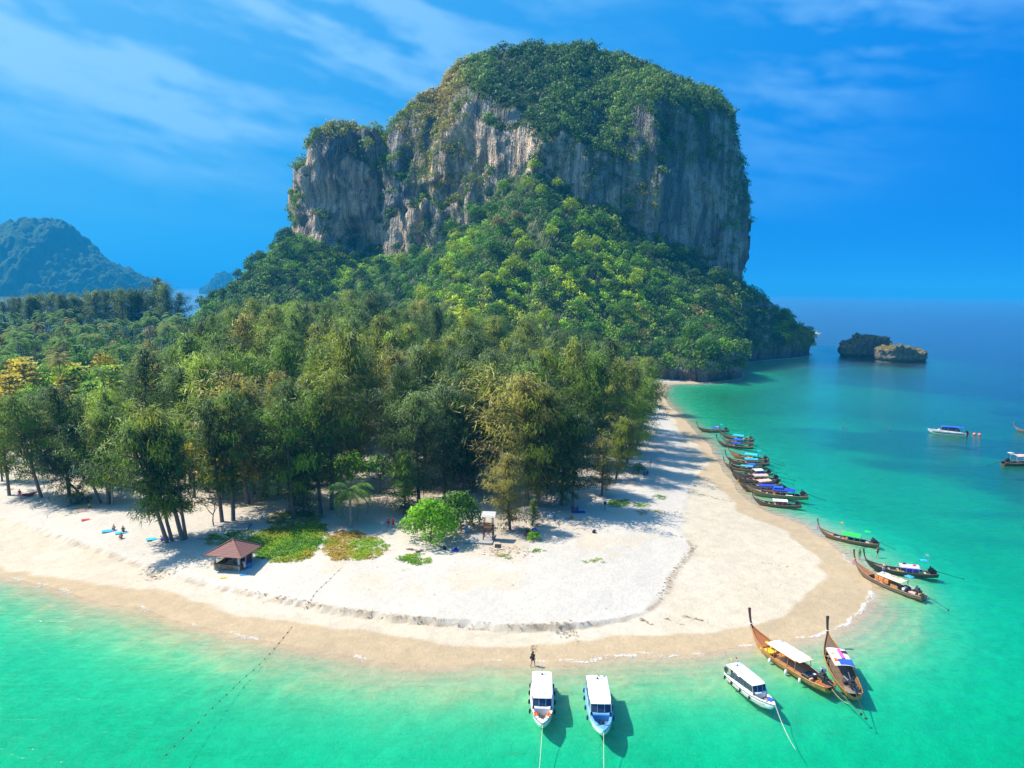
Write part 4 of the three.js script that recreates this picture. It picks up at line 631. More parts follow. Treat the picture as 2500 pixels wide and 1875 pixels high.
  const sl = o.shaft ?? 4.2; mesh('propeller_shaft', merge([rod([ex - 0.3, 1.0, 0], [ex - 1.2, 0.78, 0.02], 0.075, 0.06), rod([ex - 1.2, 0.78, 0.02], [ex - sl, 0.02, (o.swing ?? 0) * sl], 0.045, 0.03), bx(0.10, 0.30, 0.05, ex - sl, 0.02, (o.swing ?? 0) * sl), bx(0.10, 0.05, 0.30, ex - sl, 0.02, (o.swing ?? 0) * sl)]), METAL.dark, e);
  mesh('tiller', rod([ex + 0.35, 1.15, 0], [ex + 1.9, 1.25, 0.1], 0.028), METAL.steel, e);
  if (o.parasol) { const [x, c] = o.parasol, p = mesh('parasol', merge([bx(0.95, 0.04, 0.95, x, 2.5, 0, 0.01), bx(0.55, 0.05, 0.55, x, 2.54, 0, 0.01)]), c, t); mesh('parasol_pole', rod([x, 0.2, 0], [x, 2.5, 0], 0.025), METAL.steel, p); }
  (o.fenders ?? []).forEach((x) => { const z = hb(x) + 0.13, f = mesh('fender', ball(0.14, x, hs(x) - 0.38, (o.fside ?? 1) * z, 1, 1.9, 1), GEL, t); });
  (o.cargo ?? []).forEach(([n, w, h, d, x, y, z, m, turn = 0]) => { const g = new RoundedBoxGeometry(w, h, d, 2, Math.min(w, h, d) * 0.3); g.rotateY(turn); g.translate(x, y + h / 2, z); mesh(n, g, m, t); });
  if (o.flag) { const [x, c] = o.flag, f = mesh('flag', bx(0.5, 0.34, 0.02, x + 0.25, 3.3, 0.3, 0), c, t); mesh('flag_pole', rod([x, 0.5, 0.3], [x, 3.5, 0.3], 0.018), METAL.steel, f); }
  if (o.line) mesh('mooring_rope', limb(o.line.map(([x, y, z]) => V(x, y, z)), 0.025, 0.025, 4), ROPE, t);
  return t;
}
const G = (u, v, h = 0) => onGround(u, v, h);
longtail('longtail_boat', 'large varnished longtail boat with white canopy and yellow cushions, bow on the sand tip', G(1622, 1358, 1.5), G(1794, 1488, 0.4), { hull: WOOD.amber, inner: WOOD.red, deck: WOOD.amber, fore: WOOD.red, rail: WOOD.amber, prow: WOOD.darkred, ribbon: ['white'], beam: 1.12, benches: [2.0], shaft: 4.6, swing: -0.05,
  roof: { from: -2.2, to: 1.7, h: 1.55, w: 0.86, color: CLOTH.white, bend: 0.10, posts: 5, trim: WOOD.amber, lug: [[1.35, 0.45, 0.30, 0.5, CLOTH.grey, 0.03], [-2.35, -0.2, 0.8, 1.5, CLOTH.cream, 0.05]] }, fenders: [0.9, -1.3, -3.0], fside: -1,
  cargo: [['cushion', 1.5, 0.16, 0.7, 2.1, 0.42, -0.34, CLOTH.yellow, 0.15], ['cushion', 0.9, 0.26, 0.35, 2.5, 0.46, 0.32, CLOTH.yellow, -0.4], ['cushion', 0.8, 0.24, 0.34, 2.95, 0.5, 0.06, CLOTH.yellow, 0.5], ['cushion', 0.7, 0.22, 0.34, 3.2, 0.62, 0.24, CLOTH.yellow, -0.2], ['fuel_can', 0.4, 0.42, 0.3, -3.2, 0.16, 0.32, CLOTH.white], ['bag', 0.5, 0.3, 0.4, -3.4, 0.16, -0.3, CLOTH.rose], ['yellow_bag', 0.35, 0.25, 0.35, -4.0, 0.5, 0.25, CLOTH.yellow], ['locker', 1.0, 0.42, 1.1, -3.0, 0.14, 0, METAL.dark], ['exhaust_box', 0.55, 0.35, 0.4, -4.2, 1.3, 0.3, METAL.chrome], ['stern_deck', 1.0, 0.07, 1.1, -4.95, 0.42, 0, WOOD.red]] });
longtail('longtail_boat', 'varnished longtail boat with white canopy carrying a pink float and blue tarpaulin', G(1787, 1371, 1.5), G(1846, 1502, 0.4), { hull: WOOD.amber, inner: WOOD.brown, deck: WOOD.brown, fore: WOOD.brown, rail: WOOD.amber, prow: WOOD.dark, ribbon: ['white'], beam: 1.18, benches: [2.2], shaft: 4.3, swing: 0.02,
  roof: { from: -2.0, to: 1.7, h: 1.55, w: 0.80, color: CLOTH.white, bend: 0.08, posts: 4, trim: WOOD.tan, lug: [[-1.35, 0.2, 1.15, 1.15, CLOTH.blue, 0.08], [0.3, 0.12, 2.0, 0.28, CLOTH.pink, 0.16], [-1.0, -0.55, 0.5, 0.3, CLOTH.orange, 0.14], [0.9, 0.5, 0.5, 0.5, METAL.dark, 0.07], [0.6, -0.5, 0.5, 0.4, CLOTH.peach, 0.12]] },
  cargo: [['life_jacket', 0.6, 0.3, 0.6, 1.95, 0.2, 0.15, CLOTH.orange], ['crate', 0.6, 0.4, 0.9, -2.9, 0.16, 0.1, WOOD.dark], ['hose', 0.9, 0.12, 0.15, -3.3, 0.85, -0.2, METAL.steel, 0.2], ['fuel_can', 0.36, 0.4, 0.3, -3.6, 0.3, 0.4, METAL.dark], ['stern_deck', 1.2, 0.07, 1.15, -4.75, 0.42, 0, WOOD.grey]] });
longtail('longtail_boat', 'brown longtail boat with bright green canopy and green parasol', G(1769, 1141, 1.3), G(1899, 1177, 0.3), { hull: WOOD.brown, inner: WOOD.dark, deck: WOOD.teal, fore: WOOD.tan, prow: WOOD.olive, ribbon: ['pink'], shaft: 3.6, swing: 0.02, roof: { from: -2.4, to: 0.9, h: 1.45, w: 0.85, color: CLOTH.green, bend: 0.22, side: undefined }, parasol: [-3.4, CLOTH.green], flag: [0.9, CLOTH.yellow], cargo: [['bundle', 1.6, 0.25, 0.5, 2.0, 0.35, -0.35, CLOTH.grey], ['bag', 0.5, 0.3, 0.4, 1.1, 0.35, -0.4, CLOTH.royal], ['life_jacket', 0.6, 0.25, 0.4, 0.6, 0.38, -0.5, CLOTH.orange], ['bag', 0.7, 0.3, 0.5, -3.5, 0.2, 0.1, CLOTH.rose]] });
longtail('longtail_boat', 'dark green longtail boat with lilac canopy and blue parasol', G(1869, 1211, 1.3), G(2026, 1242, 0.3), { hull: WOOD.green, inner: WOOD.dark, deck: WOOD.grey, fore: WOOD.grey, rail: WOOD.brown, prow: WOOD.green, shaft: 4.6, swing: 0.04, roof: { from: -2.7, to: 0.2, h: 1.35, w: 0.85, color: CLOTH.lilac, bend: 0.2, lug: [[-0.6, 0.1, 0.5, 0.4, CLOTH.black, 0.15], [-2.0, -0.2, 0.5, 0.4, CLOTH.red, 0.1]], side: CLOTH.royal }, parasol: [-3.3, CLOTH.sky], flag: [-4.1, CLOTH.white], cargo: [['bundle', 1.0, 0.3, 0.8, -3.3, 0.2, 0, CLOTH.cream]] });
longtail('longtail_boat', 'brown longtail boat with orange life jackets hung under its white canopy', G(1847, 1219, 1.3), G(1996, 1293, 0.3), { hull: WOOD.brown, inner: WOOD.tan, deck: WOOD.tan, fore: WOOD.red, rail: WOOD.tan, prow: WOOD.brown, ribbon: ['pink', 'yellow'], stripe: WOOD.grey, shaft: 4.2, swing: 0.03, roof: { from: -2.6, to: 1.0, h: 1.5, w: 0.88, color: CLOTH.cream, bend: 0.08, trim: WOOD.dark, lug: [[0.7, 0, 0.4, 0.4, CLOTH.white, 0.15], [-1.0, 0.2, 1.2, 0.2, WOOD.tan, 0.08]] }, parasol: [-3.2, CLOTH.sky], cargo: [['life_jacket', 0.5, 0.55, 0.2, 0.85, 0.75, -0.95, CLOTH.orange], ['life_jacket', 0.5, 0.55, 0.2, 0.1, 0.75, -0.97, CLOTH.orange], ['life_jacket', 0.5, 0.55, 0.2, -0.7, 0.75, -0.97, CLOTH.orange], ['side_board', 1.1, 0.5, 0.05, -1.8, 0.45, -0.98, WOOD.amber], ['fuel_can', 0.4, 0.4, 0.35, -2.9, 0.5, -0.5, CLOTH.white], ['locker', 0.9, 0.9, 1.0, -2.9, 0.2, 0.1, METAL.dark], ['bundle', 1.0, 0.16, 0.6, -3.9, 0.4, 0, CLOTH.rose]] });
// the row of longtails moored along the right beach
const ROW = 'longtail boats moored along the right beach';
[
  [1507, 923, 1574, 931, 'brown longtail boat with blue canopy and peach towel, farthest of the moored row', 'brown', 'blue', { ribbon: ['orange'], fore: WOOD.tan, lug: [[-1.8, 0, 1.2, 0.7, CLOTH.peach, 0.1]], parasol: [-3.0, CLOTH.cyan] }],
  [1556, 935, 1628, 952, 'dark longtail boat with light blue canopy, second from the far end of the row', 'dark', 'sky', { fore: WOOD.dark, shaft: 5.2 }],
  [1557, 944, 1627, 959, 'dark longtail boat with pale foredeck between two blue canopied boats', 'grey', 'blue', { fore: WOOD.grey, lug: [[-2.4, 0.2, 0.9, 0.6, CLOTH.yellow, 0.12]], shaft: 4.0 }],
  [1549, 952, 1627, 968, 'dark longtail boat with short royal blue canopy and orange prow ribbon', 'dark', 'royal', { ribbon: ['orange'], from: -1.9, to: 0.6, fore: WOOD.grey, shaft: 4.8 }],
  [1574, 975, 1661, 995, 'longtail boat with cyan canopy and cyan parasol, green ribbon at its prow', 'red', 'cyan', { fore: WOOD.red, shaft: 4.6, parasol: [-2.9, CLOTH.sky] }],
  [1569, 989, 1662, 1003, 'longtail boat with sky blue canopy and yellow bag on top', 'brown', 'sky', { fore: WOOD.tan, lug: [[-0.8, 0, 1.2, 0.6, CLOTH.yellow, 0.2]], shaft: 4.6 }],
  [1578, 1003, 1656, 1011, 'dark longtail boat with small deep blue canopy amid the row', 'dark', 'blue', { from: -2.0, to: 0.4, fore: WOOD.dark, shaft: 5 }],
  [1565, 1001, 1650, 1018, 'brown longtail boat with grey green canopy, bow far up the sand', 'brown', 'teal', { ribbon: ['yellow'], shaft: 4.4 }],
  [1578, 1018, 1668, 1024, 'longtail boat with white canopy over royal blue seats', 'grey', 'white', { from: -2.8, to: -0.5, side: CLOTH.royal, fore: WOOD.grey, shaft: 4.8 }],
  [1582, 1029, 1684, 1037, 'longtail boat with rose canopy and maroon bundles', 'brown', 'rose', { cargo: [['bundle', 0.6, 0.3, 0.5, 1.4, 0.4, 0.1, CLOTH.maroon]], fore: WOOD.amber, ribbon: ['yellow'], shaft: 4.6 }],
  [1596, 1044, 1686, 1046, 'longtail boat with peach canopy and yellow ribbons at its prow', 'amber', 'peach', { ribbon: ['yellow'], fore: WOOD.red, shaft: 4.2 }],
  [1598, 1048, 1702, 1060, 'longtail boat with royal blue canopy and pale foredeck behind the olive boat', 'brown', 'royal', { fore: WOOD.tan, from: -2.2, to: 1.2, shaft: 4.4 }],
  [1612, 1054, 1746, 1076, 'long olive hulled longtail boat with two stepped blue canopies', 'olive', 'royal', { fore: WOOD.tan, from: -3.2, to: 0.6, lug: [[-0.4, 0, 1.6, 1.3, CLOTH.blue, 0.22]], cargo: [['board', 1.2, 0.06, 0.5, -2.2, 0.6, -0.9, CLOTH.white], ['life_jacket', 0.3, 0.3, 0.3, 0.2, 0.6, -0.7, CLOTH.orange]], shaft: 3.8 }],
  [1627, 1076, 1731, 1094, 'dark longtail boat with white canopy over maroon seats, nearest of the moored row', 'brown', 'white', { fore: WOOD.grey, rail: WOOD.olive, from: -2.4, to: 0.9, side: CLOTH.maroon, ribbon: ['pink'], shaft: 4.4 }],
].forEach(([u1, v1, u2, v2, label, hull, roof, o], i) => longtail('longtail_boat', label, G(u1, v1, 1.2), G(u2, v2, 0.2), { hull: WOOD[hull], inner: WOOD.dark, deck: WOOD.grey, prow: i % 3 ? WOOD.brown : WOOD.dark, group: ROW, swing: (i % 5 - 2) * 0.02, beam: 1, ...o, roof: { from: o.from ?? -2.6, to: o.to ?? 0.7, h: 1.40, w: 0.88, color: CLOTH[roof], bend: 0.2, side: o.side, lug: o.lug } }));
longtail('longtail_boat', 'longtail boat with teal inside and red bundles at the right edge of the water', G(2191, 922, 1.2), G(2264, 938, 0.2), { hull: WOOD.grey, inner: WOOD.teal, deck: WOOD.teal, fore: WOOD.teal, prow: WOOD.red, cargo: [['bundle', 0.9, 0.4, 0.7, 1.6, 0.4, 0.2, CLOTH.red], ['bundle', 0.6, 0.5, 0.5, 3.4, 0.9, 0, CLOTH.maroon]], roof: { color: CLOTH.cyan } });
longtail('longtail_boat', 'dark longtail boat with rose canopy, stern showing at the right edge of the water', G(2268, 999, 0.4), G(2166, 1003, 0.2), { hull: WOOD.darkred, inner: WOOD.dark, roof: { color: CLOTH.rose, from: -3.2, to: 1.6 }, parasol: [-3.9, CLOTH.white] });

// ---- speedboats
const pb = table([[-4.9, 1.18], [-4, 1.32], [-1, 1.38], [1.5, 1.28], [3, 1.0], [4.1, 0.58], [4.8, 0.20], [5.05, 0.04]]), ps = table([[-4.9, 0.85], [-2, 0.88], [1, 0.98], [3.2, 1.14], [5.05, 1.32]]), pk = table([[-4.9, -0.25], [0, -0.35], [3, -0.25], [4.2, 0.15], [4.8, 0.75], [5.05, 1.2]]);
function speedboat(label, A, B, o) {                      // A: bow, B: stern
  const dx = A.x - B.x, dz = A.z - B.z, L = Math.hypot(dx, dz), s = L / 9.95, ux = dx / L, uz = dz / L;
  const t = thing('speedboat', label, 'speedboat', [B.x + ux * 4.9 * s, 0, B.z + uz * 4.9 * s], Math.atan2(-dz, dx), o.group); t.scale.set(s, s * (o.tall ?? 1), s * (o.beam ?? 1));
  const xs = []; for (let i = 0; i <= 24; i++) xs.push(-4.9 + 9.95 * i / 24);
  const sec = (x, q = 0) => { const b = Math.max(pb(x) - q, 0.02), h = ps(x), k = pk(x) + q; return [[x, h, -b], [x, lerp(k, h, 0.62), -b * 0.985], [x, lerp(k, h, 0.30), -b * 0.86], [x, lerp(k, h, 0.12), -b * 0.5], [x, k, 0], [x, lerp(k, h, 0.12), b * 0.5], [x, lerp(k, h, 0.30), b * 0.86], [x, lerp(k, h, 0.62), b * 0.985], [x, h, b]]; };
  const tr = sec(-4.9); mesh('hull', merge([skin(xs.map((x) => sec(x))), skin([tr, tr.map(([x, y, z]) => [x, 0.4, 0])])]), o.hull ?? GEL, t).material.side = THREE.DoubleSide;
  const deck = o.deckM ?? GEL;
  // side decks and foredeck round the open bow
  const cock = (x) => Math.max(0, pb(x) - (x > 3.2 ? 0.30 + (x - 3.2) * 0.35 : 0.30));
  for (const sd of [-1, 1]) mesh('side_deck', skin(xs.filter((x) => x <= 4.2).map((x) => [[x, ps(x) + 0.01, sd * pb(x)], [x, ps(x) + 0.05, sd * lerp(pb(x), cock(x), 0.6)], [x, ps(x) + 0.03, sd * cock(x)], [x, ps(x) - 0.5, sd * cock(x)]])), deck, t).material.side = THREE.DoubleSide;
  const nose = []; for (let x = 3.95; x <= 5.05; x += 0.18) nose.push([[x, ps(x) + 0.01, -pb(x)], [x, ps(x) + 0.06, 0], [x, ps(x) + 0.01, pb(x)]]); mesh('foredeck', skin(nose), deck, t);
  mesh('anchor_locker', bx(0.30, 0.03, 0.34, 4.12, ps(4.1) + 0.08, 0), o.locker ?? WOOD.brown, t);
  const fl = []; for (let x = -4.7; x <= 4.0; x += 0.4) fl.push([[x, 0.22, -cock(x)], [x, 0.22, cock(x)]]); mesh('cockpit_floor', skin(fl), o.floor ?? std(0.20, 0.21, 0.17, 0.8, { side: THREE.DoubleSide }), t);
  for (const sd of [-1, 1]) { const rows = []; for (let x = 1.9; x <= 3.7; x += 0.3) { const c = cock(x); rows.push([[x, 0.62, sd * c], [x, 0.66, sd * c * 0.45], [x, 0.25, sd * c * 0.42]]); } mesh('bow_seat', skin(rows), o.seat ?? std(0.28, 0.16, 0.09, 0.7, { side: THREE.DoubleSide }), t); }
  if (o.red) for (const sd of [-1, 1]) for (let k = 0; k < 2; k++) { const x = 3.0 - k * 0.42; mesh('life_ring', new THREE.TorusGeometry(0.17, 0.07, 6, 12).rotateX(1.2).translate(x + 0.3, ps(x) + 0.1, sd * (cock(x) + 0.02)), CLOTH.orange, t); }
  for (const sd of [-1, 1]) mesh('rub_rail', limb(xs.map((x) => V(x, ps(x) - 0.10, sd * (pb(x) + 0.01))), 0.045, 0.04, 5), o.railM ?? NAVY, t);
  if (o.stripe) for (const sd of [-1, 1]) mesh('stripe', skin(xs.slice(1, 22).map((x) => [[x, lerp(pk(x), ps(x), 0.72), sd * (pb(x) * 0.99 + 0.014)], [x, lerp(pk(x), ps(x), 0.52), sd * (pb(x) * 0.955 + 0.016)]])), o.stripe, t);
  // hard top, rounded in front
  const top = (y, g = 0) => { const r = []; for (let i = 0; i <= 14; i++) { const x = lerp(-4.3, 1.75 + g, i / 14), w = (1.20 + g) * (i > 10 ? Math.sqrt(Math.max(0.02, 1 - ((i - 10) / 4.6) ** 2 * 0.42)) : 1); r.push([-1, -0.96, -0.5, 0, 0.5, 0.96, 1].map((q) => [x + (i === 14 ? -0.20 * q * q : 0), y + 0.10 * (1 - q * q) - (i / 14) ** 6 * 0.10 - (Math.abs(q) === 1 ? 0.05 : 0), q * w])); } return r; };
  const a = top(2.42), b = top(2.36, -0.02), hard = mesh('hard_top', merge([skin(a), skin(b.map((r) => [...r].reverse())), skin([a[0], b[0]]), skin([b[14], a[14]]), skin([a.map((r) => r[0]), b.map((r) => r[0])]), skin([b.map((r) => r[6]), a.map((r) => r[6])])]), o.top ?? GEL, t); hard.material.side = THREE.DoubleSide;
  if (o.panel) mesh('roof_panel', bx(2.9, 0.03, 0.72, -0.5, 2.525, 0, 0.01), std(0.60, 0.605, 0.60, 0.5), hard);
  mesh('roof_aerial', merge([rod([-3.4, 2.5, 0], [-3.4, 3.35, 0], 0.025, 0.012, 5), rod([-3.35, 2.56, -0.7], [-3.45, 2.62, 0], 0.025, 0.02, 5), rod([-3.35, 2.56, 0.7], [-3.45, 2.62, 0], 0.025, 0.02, 5), cyl(0.10, 0.14, -3.4, 2.62, 0, 10)]), METAL.dark, hard);
  // windscreen of three panes in a frame
  for (const [z0, z1] of [[-1.05, -0.42], [-0.36, 0.36], [0.42, 1.05]]) mesh('windscreen_pane', skin([[[1.95 - 0.16 * Math.abs(z0) ** 2, 1.48, z0], [1.95 - 0.16 * Math.abs(z1) ** 2, 1.48, z1]], [[1.60 - 0.16 * Math.abs(z0) ** 2, 2.28, z0], [1.60 - 0.16 * Math.abs(z1) ** 2, 2.28, z1]]]), PANE, t);
  mesh('dashboard', skin([[[1.2, 1.46, -1.12], [1.2, 1.46, 1.12]], [[2.0, 1.46, -0.9], [2.0, 1.46, 0.9]], [[2.06, 1.2, -0.9], [2.06, 1.2, 0.9]], [[1.98, 0.25, -0.9], [1.98, 0.25, 0.9]]]), o.dash ?? GEL, t);
  for (const z of [-1.1, -0.39, 0.39, 1.1]) mesh('windscreen_post', rod([1.96 - 0.15 * z * z, 1.46, z], [1.62 - 0.15 * z * z, 2.36, z], 0.035, 0.03, 5), z * z < 1 ? METAL.chrome : GEL, t);
  for (const sd of [-1, 1]) { for (const x of [-4.1, -2.2, -0.2]) mesh('top_post', rod([x, 0.9, sd * 1.22], [x, 2.38, sd * 1.14], 0.035, 0.03, 5), METAL.steel, t); mesh('side_window', skin([[[-3.4, 1.05, sd * 1.22], [1.6, 1.25, sd * 1.14]], [[-3.0, 2.0, sd * 1.16], [1.35, 2.25, sd * 1.10]]]), PANE, t); mesh('cabin_side', skin([[[-4.2, 0.88, sd * 1.235], [1.9, 1.0, sd * 1.16]], [[-3.7, 1.10, sd * 1.235], [1.8, 1.42, sd * 1.15]]]), GEL, t); }
  for (const x of [-4.3, -2.6, -0.6, 1.4]) for (const sd of [-1, 1]) if (o.fend ?? true) mesh('fender', ball(0.13, x, 0.55, sd * (pb(x) + 0.14), 1, 2.6, 1, 8), o.fender ?? RUBBER, t);
  for (const z of [-0.5, 0.5]) { const e = mesh('outboard', merge([bx(0.62, 0.55, 0.40, -5.25, 1.15, z, 0.09), bx(0.3, 1.1, 0.2, -5.25, 0.4, z, 0.05)]), METAL.dark, t); }
  mesh('bench', bx(0.5, 0.4, 1.8, -3.9, 0.42, 0, 0.05), GEL, t);
  if (o.tarp) mesh('tarpaulin', ball(0.5, 3.55, ps(3.5) + 0.02, o.tarpZ ?? 0.4, 1.3, 0.45, 0.7), CLOTH.blue, t);
  if (o.flags) o.flags.forEach(([z, c]) => { const f = mesh('flag', bx(0.36, 0.26, 0.015, -4.2, 3.25, z, 0), c, t); mesh('flag_pole', rod([-4.05, 2.45, z], [-4.05, 3.4, z], 0.015, 0.012, 4), METAL.steel, f); });
  return t;
}
{ const back = (u, v, A) => { const P = G(u, v, 2.45), d = P.clone().sub(A).setY(0).normalize(); return P.addScaledVector(d, 0.5); };
  const b1 = G(1172, 1566, 0.9), b2 = G(1304, 1583, 0.9), b3 = G(1675, 1524, 0.9);
  speedboat('white speedboat with orange life rings in its bow, left of the two side by side', b1, back(1171, 1441, b1), { red: true, panel: true, railM: NAVY, beam: 1.03 });
  speedboat('white speedboat with blue bow cockpit, right of the two side by side', b2, back(1289, 1451, b2), { deckM: GELBLUE, floor: std(0.02, 0.07, 0.16, 0.5, { side: THREE.DoubleSide }), seat: std(0.03, 0.10, 0.2, 0.6, { side: THREE.DoubleSide }), dash: GELBLUE, railM: GELBLUE, fender: phys(0.02, 0.06, 0.2, 0.5), locker: GELBLUE, beam: 1.03, flags: [[-0.3, CLOTH.grey], [0.3, CLOTH.grey]] });
  speedboat('white speedboat with rounded white top and blue tarpaulin in the bow, beside the big longtail', b3, back(1586, 1420, b3), { stripe: std(0.50, 0.40, 0.40, 0.5), tarp: true, tarpZ: -0.35, railM: NAVY, flags: [[-0.4, CLOTH.maroon], [0.5, CLOTH.yellow]] });
  speedboat('white and blue speedboat with blue canopy moored out on the right water', G(2003, 930, 0.7), G(2086, 939, 0.3), { top: CLOTH.blue, stripe: NAVY, fend: false });
  speedboat('tiny white speedboat half hidden behind the rocky headland', G(1774, 721, 0.6), G(1752, 720, 0.4), { fend: false });
}
// mooring ropes and lines
function rope(label, pts, r = 0.03, m = ROPE, name = 'mooring_rope') { const o = mesh(name, limb(pts, r, r, 5), m); return tag(o, label, 'rope', name === 'mooring_rope' ? 'ropes from boats to anchors' : undefined); }
const sag = (a, b, n = 8, d = 0.3) => { const p = []; for (let i = 0; i <= n; i++) { const t = i / n; p.push(V(lerp(a.x, b.x, t), lerp(a.y, b.y, t) - d * 4 * t * (1 - t), lerp(a.z, b.z, t))); } return p; };
rope('pale anchor rope running seaward from the left twin speedboat', sag(G(1172, 1566, 0.95).setY(0.95), G(1164, 1672, 0).setY(-0.1)), 0.028);
rope('pale anchor rope running seaward from the speedboat with blue bow', sag(G(1304, 1583, 0.95).setY(0.95), G(1305, 1680, 0).setY(-0.1)), 0.028);
rope('pale anchor rope from the bow of the speedboat by the big longtail', sag(G(1675, 1524, 0.95).setY(0.95), G(1718, 1616, 0).setY(-0.1)), 0.028);
rope('pale rope from the stern of the big varnished longtail', sag(G(1797, 1488, 0.5).setY(0.5), G(1836, 1520, 0).setY(-0.05)), 0.022);
{ // the line of floats across the beach into the water
  const path = [[740, 1225], [712, 1252], [681, 1282], [668, 1302], [657, 1318], [625, 1362], [591, 1404], [558, 1444], [528, 1474], [490, 1518], [452, 1562], [414, 1610], [375, 1660], [345, 1700]].map(([u, v]) => { const p = place(u, v, 0.5); p.y = Math.max(p.y, 0) + 0.04; return p; });
  const t = thing('buoy_line', 'thin rope strung with small dark floats from the sand into the sea', 'rope'), c = new THREE.CatmullRomCurve3(path), n = 34; mesh('rope', limb(c.getSpacedPoints(120), 0.013, 0.013, 4), std(0.16, 0.13, 0.08, 0.9), t);
  const g = ball(0.062, 0, 0, 0, 1.9, 1, 1, 8), m = std(0.07, 0.05, 0.03, 0.7); for (let i = 1; i < n; i++) { const f = mesh('float', g, m, t), p = c.getPointAt(i / n), q = c.getTangentAt(i / n); f.position.copy(p); f.rotation.y = Math.atan2(-q.z, q.x); }
}
[[2091, 936, 'pink mooring buoy just behind the blue topped speedboat'], [2105, 938.5, 'pink mooring buoy, middle one of three behind the blue topped speedboat'], [2116, 939.5, 'pink mooring buoy farthest right of the three behind the speedboat']].forEach(([u, v, l]) => { const p = G(u, v, 0.2), t = thing('mooring_buoy', l, 'buoy', [p.x, 0.1, p.z]); mesh('float', ball(0.48, 0, 0.15, 0, 1, 0.85, 1, 12), phys(0.7, 0.16, 0.13, 0.5), t); mesh('ring', new THREE.TorusGeometry(0.12, 0.03, 5, 10).translate(0, 0.65, 0), METAL.steel, t); });
// ================================================================ kiosk, tower, slabs, sign
const GP = (u, v) => place(u, v);
{
  const y0 = 0.95, t = thing('beach_kiosk', 'small beach kiosk with brown pyramid roof and stone counter front', 'kiosk', [-38.75, y0, -99.45], -0.196), W = 1.95, D = 1.75, E = 2.45;
  const stone = dataTex(256, 128, (u, v, o) => { let best = 9, sec = 9, id = 0; const X = u * 16, Y = v * 6; for (let i = -1; i < 2; i++) for (let j = -1; j < 2; j++) { const cx = Math.floor(X) + i, cy = Math.floor(Y) + j, a = ((cx % 16) + 16) % 16, b = ((cy % 6) + 6) % 6, d = Math.hypot(X - cx - 0.5 - 0.4 * h3(a, b, 1), (Y - cy - 0.5 - 0.35 * h3(a, b, 2)) * 1.2); if (d < best) { sec = best; best = d; id = h3(a, b, 3); } else if (d < sec) sec = d; } const m = sec - best < 0.10 ? 0.24 : 0.50 + 0.16 * id; o[0] = m * 1.05; o[1] = m * 0.97; o[2] = m * 0.83; }, true);
  const stoneM = new THREE.MeshStandardMaterial({ map: stone, bumpMap: stone, bumpScale: 0.03, roughness: 0.95 }), plaster = std(0.42, 0.40, 0.36, 0.9), tile = std(0.26, 0.125, 0.10, 0.75), tile2M = std(0.21, 0.095, 0.075, 0.75), capM = std(0.20, 0.085, 0.065, 0.75);
  mesh('floor_slab', bx(2 * W + 0.2, 0.5, 2 * D + 0.2, 0, -0.17, 0), plaster, t);
  mesh('counter_wall', uvBox(bx(2 * W, 0.95, 0.22, 0, 0.52, D - 0.11), 3.9, 1.0), stoneM, t); mesh('side_wall', uvBox(bx(0.22, 0.95, 1.1, W - 0.11, 0.52, D - 0.78).rotateY(0), 3.9, 1.0), stoneM, t); mesh('side_wall', uvBox(bx(0.22, 0.95, 2 * D - 0.25, -W + 0.11, 0.52, -0.12), 3.9, 1), stoneM, t);
  mesh('counter_top', bx(2 * W + 0.5, 0.08, 0.55, -0.1, 1.04, D + 0.02), std(0.20, 0.15, 0.08, 0.6), t);
  mesh('back_wall', bx(2 * W, E, 0.15, 0, E / 2, -D + 0.08), plaster, t); mesh('partition', bx(0.12, E - 0.1, 2.2, 0.2, E / 2, -0.6), plaster, t);
  mesh('door', bx(0.08, 2.1, 1.35, W - 0.02, 1.12, -D + 1.0), std(0.085, 0.025, 0.02, 0.5), t); mesh('door_frame', merge([bx(0.16, E, 0.14, W - 0.08, E / 2, -D + 0.25), bx(0.16, E, 0.14, W - 0.08, E / 2, -D + 1.75)]), plaster, t);
  for (const [x, z] of [[-W + 0.1, D - 0.1], [W - 0.1, D - 0.1], [-W + 0.1, -D + 0.2]]) mesh('post', bx(0.24, E, 0.24, x, E / 2, z), plaster, t);
  for (const [x, y, z, m] of [[-1.2, 1.3, -0.4, CLOTH.red], [-0.8, 1.25, -0.9, CLOTH.maroon], [-0.3, 1.3, -0.3, METAL.dark], [1.0, 1.2, 0.5, CLOTH.grey]]) mesh('shelf_goods', bx(0.5, 0.5, 0.4, x, y, z), m, t);
  const roof = new THREE.Group(); roof.name = 'roof'; t.add(roof);
  const hw = 2.85, hd = 2.65, rise = 1.55, N = 15;
  for (let s = 0; s < 4; s++) for (let k = 0; k < N; k++) {     // courses of tiles, each lying on the one below
    const a = k / N, b = (k + 1.12) / N, f = s % 2 ? hd : hw, dd = s % 2 ? hw : hd, p0 = 1 - a, p1 = Math.max(0.01, 1 - b), y0 = E + rise * a + 0.05, y1 = E + rise * Math.min(1, b);
    const q = (p, y) => [[-f * p, y, dd * p], [f * p, y, dd * p]], g = skin([[[-f * p0, y0 - 0.045, dd * p0], [f * p0, y0 - 0.045, dd * p0]], q(p0, y0), q(p1, y1)]); g.rotateY(s * Math.PI / 2); mesh('tile_course', toFlat(g), k % 2 ? tile : tile2M, roof);
  }
  for (const [sx, sz] of [[1, 1], [1, -1], [-1, 1], [-1, -1]]) mesh('hip_cap', rod([sx * hw, E + 0.06, sz * hd], [0, E + rise + 0.08, 0], 0.075, 0.075, 6), capM, roof);
  mesh('soffit', bx(2 * hw - 0.06, 0.05, 2 * hd - 0.06, 0, E - 0.02, 0), std(0.3, 0.26, 0.22, 0.9), roof); mesh('finial', ball(0.13, 0, E + rise + 0.1, 0), capM, roof);
}
